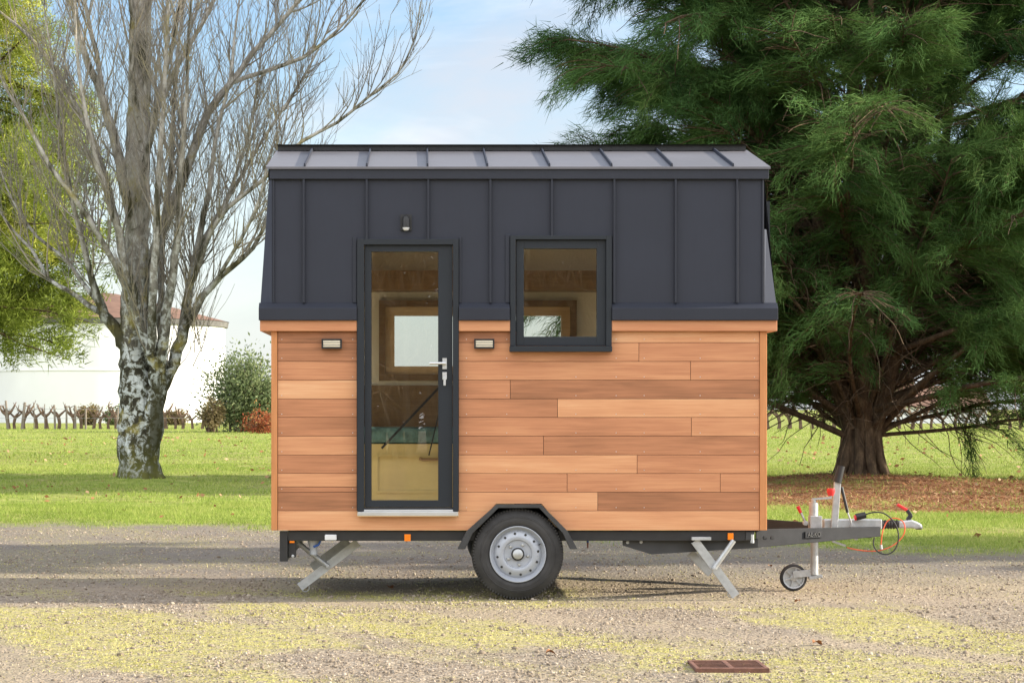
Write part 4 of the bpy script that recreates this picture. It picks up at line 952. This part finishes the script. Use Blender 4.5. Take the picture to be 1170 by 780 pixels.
    limb([(148, 300, .2, 5.5), (128, 235, .4, 5), (108, 165, .6, 4.2), (78, 105, .8, 3.5), (45, 55, .9, 2.8), (18, 28, 1, 2.2), (-10, 6, 1, 1.5)])
    limb([(150, 350, -.3, 5), (133, 305, -.6, 4.4), (112, 268, -.9, 4), (86, 228, -1.1, 3.4), (55, 186, -1.2, 3), (27, 132, -1.3, 2.3), (8, 104, -1.4, 1.8), (-12, 60, -1.4, 1.2)])
    limb([(146, 396, 0, 11), (136, 384, 0, 9.5), (124, 366, 0, 8.5), (116, 352, -.1, 7), (106, 322, -.2, 5), (96, 285, -.3, 4), (84, 235, -.4, 3.3), (72, 170, -.5, 2.6), (62, 90, -.6, 1.8), (52, 20, -.7, 1)])
    limb([(118, 358, -.05, 5), (100, 348, .2, 4), (78, 332, .4, 3.4), (56, 318, .5, 3), (36, 285, .7, 2.4), (10, 258, .8, 1.8), (-8, 222, .9, 1.2)])
    limb([(116, 352, .1, 4), (92, 318, .5, 3.4), (70, 292, .8, 2.8), (42, 270, 1, 2.3), (15, 230, 1.1, 1.7), (-5, 180, 1.2, 1.1)])
    limb([(172, 405, -.5, 7), (174, 350, -.8, 6), (178, 290, -1, 5.2), (180, 220, -1.2, 4.4), (186, 140, -1.3, 3.5), (190, 60, -1.4, 2.6), (194, -40, -1.5, 1.6)])
    limb([(184, 400, -.1, 6), (184, 340, .3, 5.2), (186, 270, .5, 4.5), (196, 180, .8, 3.6), (200, 90, 1, 2.8), (210, 0, 1.2, 1.8)])
    limb([(156, 230, -.3, 5), (172, 160, -.6, 4.5), (186, 95, -.8, 3.6), (200, 40, -.9, 2.8), (212, -30, -1, 1.8)])
    limb([(160, 160, -.2, 5), (152, 90, -.5, 4.5), (150, 20, -.7, 3.6), (146, -60, -.8, 2.4)])
    limb([(162, 190, .2, 5), (182, 120, .7, 4.4), (212, 60, 1, 3.4), (240, 10, 1.2, 2.6), (262, -50, 1.4, 1.6)])
    limb([(207, 395, .1, 4.5), (214, 340, .6, 4), (232, 280, .8, 3.2), (262, 220, 1.2, 2.6), (285, 150, 1.5, 2), (296, 80, 1.6, 1.4)])
    limb([(240, 330, -.1, 3.2), (268, 285, -.6, 2.6), (292, 240, -.9, 2.1), (305, 190, -1.1, 1.5)])
    trunk.build('trunk', M['poplar_bark'], root)
    # twigs: upright shoots off every limb, shoots off those, and fine ends
    tw = Tubes(); rs = np.random.default_rng(5)
    def shoot(p0, d0, L, r0, level):
        k = max(4, int(L / .17)); pts = [p0]; d = d0 / np.linalg.norm(d0)
        up = np.array([0, 0, 1.0]); bend = rs.uniform(.05, .17)
        for i in range(k):
            d = d + up * bend + rs.normal(0, .085, 3); d /= np.linalg.norm(d); pts.append(pts[-1] + d * L / k)
        pts = np.array(pts); rad = np.linspace(r0, max(.003, r0 * .3), k + 1); tw.add(pts, rad, 5 if r0 > .016 else 4 if r0 > .008 else 3)
        if level > 0:
            nch = max(1, int(L * rs.uniform(3.2, 5.0)))
            for _ in range(nch):
                i = rs.integers(int(k * .2), k + 1); t = pts[min(i + 1, k)] - pts[max(i - 1, 0)]
                side = rs.normal(0, 1, 3); side[2] = abs(side[2]) * .5; dd = t / np.linalg.norm(t) * .8 + side * .42
                shoot(pts[i], dd, L * rs.uniform(.3, .62), max(.0036, rad[i] * .6), level - 1)
    for li, (p, r) in enumerate(limbs):
        if 0 < li < 6: continue
        seg = np.linalg.norm(np.diff(p, axis=0), axis=1); ln = seg.sum()
        acc = np.concatenate([[0], np.cumsum(seg)])
        start = .45 if li == 0 else .16
        n = int(ln * (.9 if li == 0 else 4.8))
        for _ in range(n):
            u = rs.uniform(start, 1) ; i = min(len(p) - 1, int(np.searchsorted(acc, u * ln)))
            t = p[min(i + 1, len(p) - 1)] - p[max(i - 1, 0)]; t /= np.linalg.norm(t)
            side = rs.normal(0, 1, 3); side[2] *= .4; side -= t * side.dot(t); side /= np.linalg.norm(side)
            d = t * .55 + side * rs.uniform(.35, .75) + np.array([0, 0, .35])
            shoot(p[i], d, rs.uniform(.6, 2.2) * (1.15 - .45 * u), min(r[i] * .55, rs.uniform(.009, .019)), 2)
        shoot(p[-1], p[-1] - p[-2], rs.uniform(.8, 1.6), r[-1], 2)
    # hanging epicormic shoots on the fork
    for _ in range(46):
        px = rs.uniform(165, 235); py = rs.uniform(330, 420); p0 = np.array(Q(px, py, rs.uniform(-.5, .4)))
        shoot(p0, np.array([rs.normal(.1, .4), rs.normal(0, .4), 1.0]), rs.uniform(.5, 1.5), rs.uniform(.006, .013), 1)
    # lumpy bark on the stems
    tw.build('twigs', M['twig_bark'], root)
build_poplar()

def sprays(points, dirs, n_per, spread, length, width, radius, tone, along=.0):
    """needle tufts: n_per blades round every point"""
    k = len(points); P_ = np.repeat(points, n_per, 0); D_ = np.repeat(dirs, n_per, 0); m = len(P_)
    d = unit(D_ + RNG.normal(0, spread, (m, 3)))
    base = P_ + RNG.normal(0, 1, (m, 3)) * radius + D_ * (RNG.uniform(-.5, .5, m) * along)[:, None]
    L = RNG.uniform(.6, 1.3, m) * length; W = RNG.uniform(.7, 1.3, m) * width
    t = np.clip(np.repeat(tone, n_per) + RNG.normal(0, .10, m), 0, 1)
    return blades(base, d, L, W), t

def build_conifer(name, label, x0, y0, height, r_base, low_len, nl, seed, n_need, trunk_r, lean=0, zlow=.5):
    rs = np.random.default_rng(seed)
    z0 = float(gh(x0, y0))
    root = empty(name, (x0, y0, z0), label, 'conifer tree')
    tr = Tubes()
    pts = [Vector((x0, y0, z0 - .1)), Vector((x0, y0, z0 + .4)), Vector((x0 + .05, y0, z0 + 1.2)), Vector((x0, y0 + .05, z0 + height * .3)), Vector((x0 - .15, y0, z0 + height * .6)), Vector((x0, y0, z0 + height))]
    p, r = spline(pts, [trunk_r * 1.25, trunk_r * 1.0, trunk_r * .88, trunk_r * .6, trunk_r * .36, .03], .25)
    r = r * (1 + rs.normal(0, .05, len(r))); tr.add(p, r, 20)
    for k in range(9):                                  # buttresses
        a = k * .7 + rs.uniform(0, .3); ca, sa = math.cos(a), math.sin(a); rr = trunk_r
        q, r2 = spline([Vector((x0 + ca * rr * 1.5, y0 + sa * rr * 1.5, z0 - .05)), Vector((x0 + ca * rr * 1.02, y0 + sa * rr * 1.02, z0 + .3)), Vector((x0 + ca * rr * .8, y0 + sa * rr * .8, z0 + 1.0)), Vector((x0 + ca * rr * .5, y0 + sa * rr * .5, z0 + 2.0))], [rr * .22, rr * .3, rr * .28, rr * .15], .2)
        tr.add(q, r2, 8)
    br = Tubes(); TP = []; TD = []; TT = []
    nx = 30 if trunk_r > .25 else 0
    gapn = rs.uniform(0, 1, nl + nx) < .34
    for i in range(nl + nx):
        f = (min(i, nl - 1) + rs.uniform(0, 1)) / nl; f = f ** 1.35
        zb = z0 + zlow + f * (height - zlow - .8)
        a = i * 2.39996 + rs.normal(0, .35)
        L = (low_len * (1 - f) ** .32 + .7) * rs.uniform(.78, 1.16)
        el = R(rs.uniform(30, 60)) if (f < .6 and rs.uniform() < .62) else R(rs.uniform(6, 34))
        if i >= nl:                                     # low skirt sweeping towards the ground on the left and rear
            f = .12; a = rs.uniform(-.5, 3.7); el = R(rs.uniform(4, 30)); L = rs.uniform(2.8, 5.0); zb = z0 + rs.uniform(1.0, 2.8)
        d = np.array([math.cos(a) * math.cos(el), math.sin(a) * math.cos(el), math.sin(el)])
        n = max(6, int(L / .45)); pp = [np.array([x0 + math.cos(a) * trunk_r * .3, y0 + math.sin(a) * trunk_r * .3, zb])]
        for j in range(n):
            u = j / n; d = d + np.array([0, 0, .02 if u < .35 else -.075]) + rs.normal(0, .038, 3); d /= np.linalg.norm(d); pp.append(pp[-1] + d * L / n)
        pp = np.array(pp); r0 = min(trunk_r * .2, .0088 * L * rs.uniform(.6, 1.5)); rad = np.linspace(r0, .012, n + 1); br.add(pp, rad, 7)
        # side branchlets
        nb = int(L * 7.5)
        ltone = rs.uniform(.2, .75)
        for _ in range(nb):
            u = rs.uniform(.12, 1.0) ** .7; q = u * n; j = min(int(q), n - 1); base = pp[j] + (pp[j + 1] - pp[j]) * (q - j)
            t = unit(pp[j + 1] - pp[j]); s = np.cross(t, [0, 0, 1.]); s = unit(s) * rs.choice([-1, 1])
            bd = unit(t * rs.uniform(.5, 1.0) + s * rs.uniform(.2, .9) + np.array([0, 0, rs.uniform(-.35, .3)]))
            bl = rs.uniform(.5, 1.5) * (.35 + .75 * min(1, L / 5)) * (1 if trunk_r > .25 else .7) * (1.15 - .4 * u)
            k = max(3, int(bl / .16)); bp = [base]
            for c in range(k):
                bd = unit(bd + np.array([lean, 0, -.10]) + rs.normal(0, .09, 3)); bp.append(bp[-1] + bd * bl / k)
            bp = np.array(bp)
            br.add(bp, np.linspace(.013, .005, k + 1), 3)
            if u * L < 1.6 and rs.uniform() < .6: continue          # bare inner wood
            if f < .08 and rs.uniform() < .35: continue
            if trunk_r > .25 and i < nl and f < .62 and math.sin(a) < -.62 and rs.uniform() < .45: continue
            if trunk_r > .25 and i < nl and gapn[i] and rs.uniform() < .72: continue
            tn = np.clip(ltone + rs.normal(0, .13), 0, 1)
            for c in range(1, k + 1):
                TP.append(bp[c]); TD.append(unit(bp[c] - bp[c - 1])); TT.append(tn)
    if trunk_r > .25:
        for k in range(6):                              # secondary stems
            a = k * 1.05 + .4; sp_ = rs.uniform(.9, 1.7)
            q, r2 = spline([Vector((x0 + math.cos(a) * .2, y0 + math.sin(a) * .2, z0 + .8)), Vector((x0 + math.cos(a) * .55, y0 + math.sin(a) * .55, z0 + 1.9)), Vector((x0 + math.cos(a) * sp_, y0 + math.sin(a) * sp_, z0 + 4.5)), Vector((x0 + math.cos(a) * sp_ * 1.5, y0 + math.sin(a) * sp_ * 1.5, z0 + 9))], [.17, .15, .10, .03], .3)
            tr.add(q, r2, 10)
        for k in range(1000):                            # dead inner twigs
            a = rs.uniform(0, 6.28); zb = z0 + rs.uniform(.9, 5.5); rr = rs.uniform(.3, 1.6); q = [np.array([x0 + math.cos(a) * rr, y0 + math.sin(a) * rr, zb])]
            dd = unit(np.array([math.cos(a), math.sin(a), rs.normal(.1, .6)])); n_ = 6; L = rs.uniform(.6, 2.0)
            for j in range(n_): dd = unit(dd + rs.normal(0, .2, 3)); q.append(q[-1] + dd * L / n_)
            br.add(np.array(q), np.linspace(.013, .005, n_ + 1), 3)
    tr.build('trunk', M['conifer_bark'], root); br.build('limbs', M['conifer_bark'], root)
    TP = np.array(TP); TD = np.array(TD); TT = np.array(TT)
    npp = max(3, int(n_need / len(TP)))
    V, t = sprays(TP, TD, npp, .40, .25, .012, .075, TT, .2)
    mesh_np('foliage', V, 3, t, M['needles'], root)
    print(name, 'tufts', len(TP), 'per', npp, 'tris', len(t))
build_conifer('conifer_tree', 'huge dark green conifer with buttressed trunk on the lawn behind the drawbar', G(985, 40), 24.0, 12.5, 6.5, 5.6, 210, 3, 1400000, .31)
build_conifer('conifer_tree', 'slim dark conifer beside the drive beyond the right end of the house', 12.6, 5.6, 9.5, 1.3, 1.35, 150, 8, 260000, .16, zlow=.15)

def build_pine():
    D = 58.0; x0 = G(-60, D); y0 = D - CAMD; S = D / FPX
    root = empty('pine_tree', (x0, y0, float(gh(x0, y0))), 'yellow green bushy pine at the far left behind the bare tree', 'pine tree')
    rs = np.random.default_rng(21); tr = Tubes()
    p, r = spline([Vector((x0, y0, -.1)), Vector((x0 + .1, y0, 2)), Vector((x0 - .1, y0, 7)), Vector((x0, y0, 13))], [.4, .33, .25, .06], .4); tr.add(p, r, 14)
    TP = []; TD = []; TT = []; br = Tubes()
    for i in range(190):
        f = rs.uniform(0, 1); zb = 3.3 + f * 9.7; a = rs.uniform(0, 2 * math.pi)
        prof = (3.5 + .7 * f) if f < .6 else 3.4 * (1 - f) / .4 + .3
        L = prof * rs.uniform(.75, 1.2); el = R(rs.uniform(-4, 30)); d = np.array([math.cos(a) * math.cos(el), math.sin(a) * math.cos(el), math.sin(el)])
        n = 7; pp = [np.array([x0, y0, zb])]
        for j in range(n): d = unit(d + np.array([0, 0, -.05]) + rs.normal(0, .08, 3)); pp.append(pp[-1] + d * L / n)
        pp = np.array(pp); br.add(pp, np.linspace(.05, .012, n + 1), 5)
        tn = np.clip(.45 + .35 * f + rs.normal(0, .16), 0, 1) * (1 if zb > 5.2 else .6)
        for _ in range(26):
            u = rs.uniform(.3, 1) * n; j = min(int(u), n - 1); b = pp[j] + (pp[j + 1] - pp[j]) * (u - j) + rs.normal(0, .28, 3)
            TP.append(b); TD.append(unit(d + rs.normal(0, .6, 3) + np.array([0, 0, .35]))); TT.append(np.clip(tn + rs.normal(0, .12), 0, 1))
    tr.build('trunk', M['conifer_bark'], root); br.build('limbs', M['conifer_bark'], root)
    V, t = sprays(np.array(TP), np.array(TD), 60, .75, .24, .026, .12, np.array(TT))
    mesh_np('foliage', V, 3, t, M['pine_needles'], root)
build_pine()

def shrub(name, label, cat, px0, px1, pytop, D, mat, seed, n=9000, leaf=.16, group=None, stems=7, base=None, gaps=.5, depth=None):
    rs = np.random.default_rng(seed); x0, x1 = G(px0, D), G(px1, D); y0 = D - CAMD; cx = (x0 + x1) / 2; w = (x1 - x0) / 2
    H = CAMH + (VY - pytop) * D / FPX; z0 = 0.0; dp = depth or w
    root = empty(name, (cx, y0, 0), label, cat, group)
    st = Tubes(); TP = []; TD = []
    for i in range(stems * 5):
        a = rs.uniform(0, 2 * math.pi); rr = rs.uniform(.15, 1) ** .6; tip = np.array([cx + math.cos(a) * w * rr * .95, y0 + math.sin(a) * dp * rr * .9, H * (1 - .55 * rr ** 2.2) * rs.uniform(.6, 1.0)])
        b = np.array([cx + rs.normal(0, w * .15), y0 + rs.normal(0, dp * .15), 0]); m = b * .5 + tip * .5 + np.array([0, 0, H * .12])
        t = np.linspace(0, 1, 7)[:, None]; pp = (1 - t) ** 2 * b + 2 * t * (1 - t) * m + t * t * tip
        st.add(pp, np.linspace(.05, .012, 7) * (H / 4 + .4), 4)
        for _ in range(5):
            u = rs.uniform(.3, 1); q = (1 - u) ** 2 * b + 2 * u * (1 - u) * m + u * u * tip + rs.normal(0, .16, 3) * w * .6; TP.append(q); TD.append(unit(q - np.array([cx, y0, H * .3]) + rs.normal(0, .3, 3)))
    TP = np.array(TP); TD = np.array(TD); k = n // len(TP); m = len(TP) * k
    tn = np.clip(rs.normal(.5, .22, len(TP)), 0, 1)
    base_ = np.repeat(TP, k, 0) + RNG.normal(0, 1, (m, 3)) * w * .14 * gaps * 2
    base_[:, 2] = np.maximum(base_[:, 2], .05)
    d = unit(np.repeat(TD, k, 0) + RNG.normal(0, .8, (m, 3)))
    st.build('stems', M['vine_bark'], root)
    mesh_np('foliage', leaves(base_, d, RNG.uniform(.6, 1.3, m) * leaf, RNG.uniform(.3, .55, m) * leaf), 4, np.clip(np.repeat(tn, k) + RNG.normal(0, .15, m), 0, 1), mat, root)
    return root
shrub('bush', 'large green bush left of the house beyond the lawn', 'bush', 232, 330, 400, 122, M['bush_leaves'], 1, 15000, .22, gaps=.75)
shrub('bush', 'low sparse rusty green bush beside the white tank', 'bush', 226, 258, 445, 120, M['brown_leaves'], 2, 2600, .16)
shrub('red_shrub', 'small red leaved shrub at the foot of the green bush', 'shrub', 280, 318, 466, 115, M['red_leaves'], 3, 1500, .15, gaps=.9)
shrub('round_tree', 'small round brown tree behind the vines at the far left', 'tree', 88, 115, 462, 168, M['brown_leaves'], 4, 3000, .22)
shrub('round_tree', 'small round green brown tree just left of the lichen trunk', 'tree', 119, 143, 463, 168, M['bush_leaves'], 5, 3000, .22)
shrub('round_tree', 'small round brown tree just right of the lichen trunk', 'tree', 187, 217, 469, 168, M['brown_leaves'], 6, 3000, .22)

def build_thicket():
    rs = np.random.default_rng(77); t = Tubes(); y0 = -46.0
    for i in range(640):
        x = rs.uniform(-30, 30); y = y0 + rs.uniform(-6, 3); h = rs.uniform(5, 9.5)
        p = np.array([x, y, -.1]); d = np.array([rs.normal(0, .12), rs.normal(0, .1), 1.0]); pts = [p]
        for k in range(7): d = d + rs.normal(0, .09, 3) * np.array([1, 1, .2]); d /= np.linalg.norm(d); pts.append(pts[-1] + d * h / 7)
        pts = np.array(pts); r = np.linspace(h * .012, .02, 8); t.add(pts, r, 5)
        for _ in range(26):
            j = rs.integers(1, 8); q = pts[j]; d = unit(np.array([rs.normal(0, 1), rs.normal(0, 1), rs.uniform(.2, 1.2)])); L = rs.uniform(.8, 3.2)
            a = q + d * L * .5 + rs.normal(0, .15, 3); b = a + unit(d + np.array([0, 0, .5])) * L * .5; t.add(np.array([q, a, b]), [.04, .028, .012], 4)
            for _ in range(3):
                e = a + (b - a) * rs.uniform(0, 1); f = e + unit(d + rs.normal(0, .8, 3)) * rs.uniform(.5, 1.4); t.add(np.array([e, (e + f) / 2 + rs.normal(0, .05, 3), f]), [.02, .016, .01], 3)
    o = t.build('thicket', M['twig_bark'], None); tag(o, 'leafless brown thicket mirrored in the door and window glass', 'thicket', kind='stuff')
build_thicket()

# ================================================================== VINES, POSTS, TANK, FAR HOUSE
def build_vineyard():
    D = 138.0; y0 = D - CAMD
    protos = []
    for k in range(4):
        rs = np.random.default_rng(40 + k); t = Tubes()
        p, r = spline([Vector((0, 0, -.05)), Vector((rs.normal(0, .05), 0, .35)), Vector((rs.normal(0, .1), 0, .75))], [.12, .10, .11], .15); t.add(p, r, 7)
        top = Vector(p[-1])
        for s in (-1, 1, rs.choice([-.4, .4])):
            p, r = spline([top, top + Vector((s * .22, rs.normal(0, .06), .16)), top + Vector((s * .42, rs.normal(0, .1), rs.uniform(.3, .55)))], [.10, .075, .05], .1); t.add(p, r, 6)
            for _ in range(3):
                e = Vector(p[-1]); q = e + Vector((rs.normal(0, .15), rs.normal(0, .1), rs.uniform(.1, .3))); t.add(np.array([e, (e + q) / 2, q]), [.03, .022, .012], 4)
        protos.append(t)
    base = []
    def place(px, k, label, group, D_=D):
        if k < len(base) and base[k] is not None: o = base[k].copy(); COL.objects.link(o)
        else:
            o = protos[k].build('grapevine', M['vine_bark'], None); base.append(o)
        x = G(px, D_); y = D_ - CAMD; o.location = (x, y, float(gh(x, y))); sc_ = random.uniform(.72, 1.15); o.scale = (sc_, sc_, sc_); o.rotation_euler.z = random.choice([0, math.pi]) + random.uniform(-.4, .4)
        tag(o, label, 'grapevine', group)
    lab = 'gnarled pruned vine stump in the row before the white tank'
    xs = [10, 17, 27, 42, 54, 67, 85, 93, 107, 115, 124, 133, 190, 200, 209, 220, 231, 241]
    for i, px in enumerate(xs): place(px, i % 4, lab, 'vine stumps in front of the white tank')
    for i, px in enumerate(np.arange(878, 1230, 12.5)): place(px + random.uniform(-2, 2), i % 4, 'gnarled vine stump in the far row beyond the big conifer', 'vine stumps beyond the big conifer')
    def post(px, h, r, lean, label, group):
        m = MB(); x = G(px, D - 1); y = D - 1 - CAMD; m.tube([(0, 0, -.1), (lean * .5, 0, h * .5), (lean, 0, h)], [r * .7, r * .65, r * .6], 8)
        o = m.build('vine_post', M['post_wood'], None, True); o.location = (x, y, float(gh(x, y))); tag(o, label, 'post', group)
    for px, py, r, ln in ((9, 458, .11, -.12), (25, 460, .13, .18), (63, 463, .10, -.05), (76, 464, .09, 0), (86, 464, .10, 0), (98, 467, .09, 0), (134, 466, .08, .04)):
        post(px, CAMH + (VY - py) * (D - 1) / FPX, r, ln, 'thick grey wooden vineyard post among the vine stumps left of the tree', 'thick vineyard posts')
    for px, py in ((39, 461), (51, 462), (240, 468), (251, 470), (262, 466), (268, 468)):
        post(px, CAMH + (VY - py) * (D - 1) / FPX, .045, 0, 'thin stake standing in the vine row', 'thin vineyard stakes')
    m = MB()
    for h in (.7, 1.25): m.tube([(G(-30, D), D - 1.1 - CAMD, h), (G(80, D), D - 1.1 - CAMD, h - .03), (G(330, D), D - 1.1 - CAMD, h)], .012, 4)
    o = m.build('trellis_wire', M['wire'], None); tag(o, 'thin trellis wires stretched along the left vine row', 'wire')
build_vineyard()
def build_tank():
    D = 200.0; x = G(119, D); y = D - CAMD; S = D / FPX; r = 138 * S; zt = CAMH + (VY - 374) * S
    root = empty('storage_tank', (x, y, 0), 'big round white storage tank with shallow tiled cone roof', 'tank')
    m = MB(); m.lathe((x, y, 0), (0, 0, 1), [(-.5, r), (zt, r)], 96); m.build('wall', M['render_wall'], root, True)
    m = MB(); m.lathe((x, y, 0), (0, 0, 1), [(zt - .02, r + .01), (zt - .02, r + .22), (zt + .42, r + .3), (zt + .48, r + .02)], 96); m.build('eave_band', M['stone_band'], root, True)
    m = MB(); m.lathe((x, y, 0), (0, 0, 1), [(zt + .45, r + .35), (zt + 1.6, r * .62), (zt + 2.9, r * .1), (zt + 3.0, 0)], 96); m.build('roof', M['tile'], root, True)
    m = MB(); m.lathe((x, y, 0), (0, 0, 1), [(4.3, r + .02), (4.33, r + .06), (4.45, r + .06), (4.48, r + .02)], 96); m.build('hoop_band', M['render_wall'], root, True)
    # cottage to the right, seen through the conifer
    D = 187.0; S = D / FPX; y = D - CAMD
    x0, x1 = G(1012, D), G(1128, D); ze = CAMH + (VY - 462) * S; zr = CAMH + (VY - 440) * S
    root = empty('farmhouse', ((x0 + x1) / 2, y, 0), 'long low white farmhouse with terracotta roof behind the big conifer', 'house')
    m = MB(); m.box(x0, x1, y, y + 8, -.2, ze); m.build('wall', M['render_wall'], root)
    m = MB(); m.add([(x0 - .4, y - .5, ze - .15), (x1 + .4, y - .5, ze - .15), (x1 + .4, y + 4, zr), (x0 - .4, y + 4, zr), (x0 - .4, y + 8.5, ze - .15), (x1 + .4, y + 8.5, ze - .15)], [(0, 1, 2, 3), (3, 2, 5, 4), (0, 3, 4), (1, 5, 2)]); ro = m.build('roof', M['tile'], root)
    m = MB(); xc = G(1045, D); m.box(xc - .6, xc + .6, y + 3, y + 4.2, zr - .8, zr + 1.3); m.build('chimney', M['tile'], ro)
    for px in (1030, 1062, 1094):
        m = MB(); xx = G(px, D); m.box(xx - .6, xx + .6, y - .05, y + .1, .9, ze - .45); m.build('window', M['steel_dark'], root)
build_tank()

# ================================================================== SKY, SUN, CAMERA
def build_world():
    w = bpy.data.worlds.new('World'); sc.world = w; w.use_nodes = True; nt = w.node_tree; bg = nt.nodes['Background']
    EL, AZ = R(19.5), R(3.2)                       # azimuth measured from +x towards +y
    sky = nt.nodes.new('ShaderNodeTexSky'); sky.sky_type = 'NISHITA'; sky.sun_disc = False; sky.sun_elevation = EL; sky.sun_rotation = math.pi / 2 - AZ
    sky.air_density = 1.0; sky.dust_density = .8; sky.ozone_density = 1.2
    tc = nt.nodes.new('ShaderNodeTexCoord'); mp = nt.nodes.new('ShaderNodeMapping'); mp.inputs['Scale'].default_value = (1, 1, 2.6); mp.inputs['Location'].default_value = (.35, .1, .62)
    lk(nt, tc.outputs['Generated'], mp.inputs[0])
    n1 = noise(nt, mp.outputs[0], 2.6, 8, .58, .3)
    f = ramp(nt, n1, [(.44, (0, 0, 0)), (.57, (1, 1, 1))])
    sp = nt.nodes.new('ShaderNodeSeparateXYZ'); lk(nt, tc.outputs['Generated'], sp.inputs[0])
    hz = nt.nodes.new('ShaderNodeMapRange'); lk(nt, sp.outputs[2], hz.inputs[0]); hz.inputs[1].default_value = .0; hz.inputs[2].default_value = .16; hz.inputs[3].default_value = .85; hz.inputs[4].default_value = 0
    f = mth(nt, 'MAXIMUM', f, hz.outputs[0])
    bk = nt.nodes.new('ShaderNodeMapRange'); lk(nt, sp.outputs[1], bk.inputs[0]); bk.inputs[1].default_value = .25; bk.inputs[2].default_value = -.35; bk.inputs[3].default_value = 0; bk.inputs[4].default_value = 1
    f = mth(nt, 'MAXIMUM', f, mth(nt, 'MULTIPLY', bk.outputs[0], .8))          # unseen bright cloud bank added behind the camera to light the facade
    n2 = noise(nt, mp.outputs[0], 4.2, 6, .6, .4)
    fr_ = ramp(nt, n2, [(.40, (2.75, 3.0, 3.4)), (.58, (5.0, 5.0, 5.05))])
    fr_ = mixc(nt, hz.outputs[0], fr_, (3.45, 3.6, 3.75))
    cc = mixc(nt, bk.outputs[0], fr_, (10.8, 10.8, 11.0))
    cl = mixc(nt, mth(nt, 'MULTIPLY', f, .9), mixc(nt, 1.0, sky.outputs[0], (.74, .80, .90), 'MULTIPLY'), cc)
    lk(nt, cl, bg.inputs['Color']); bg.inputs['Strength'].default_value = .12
    s = bpy.data.lights.new('sun', 'SUN'); s.energy = 5.0; s.angle = R(.55); s.color = (1, .90, .74)
    so = bpy.data.objects.new('sun', s); COL.objects.link(so)
    d = Vector((-math.cos(EL) * math.cos(AZ), -math.cos(EL) * math.sin(AZ), -math.sin(EL))); so.rotation_euler = d.to_track_quat('-Z', 'Y').to_euler(); so.location = (20, 0, 20)
build_world()
cam = bpy.data.cameras.new('camera'); co = bpy.data.objects.new('camera', cam); COL.objects.link(co); sc.camera = co
co.location = (0, -CAMD, CAMH); co.rotation_euler = (R(90), 0, 0)
cam.sensor_width = 36; cam.lens = 36 * FPX / 1170; cam.shift_x = (585 - VX) / 1170; cam.shift_y = (VY - 390) / 1170; cam.clip_start = .1; cam.clip_end = 3000
vs = sc.view_settings; vs.view_transform = 'Standard'; vs.look = 'None'; vs.exposure = 1.16; vs.gamma = 1; vs.use_curve_mapping = False
sc.render.engine = 'CYCLES'; sc.cycles.use_denoising = True
sc.cycles.max_bounces = 8; sc.cycles.transparent_max_bounces = 12; sc.cycles.sample_clamp_indirect = 6
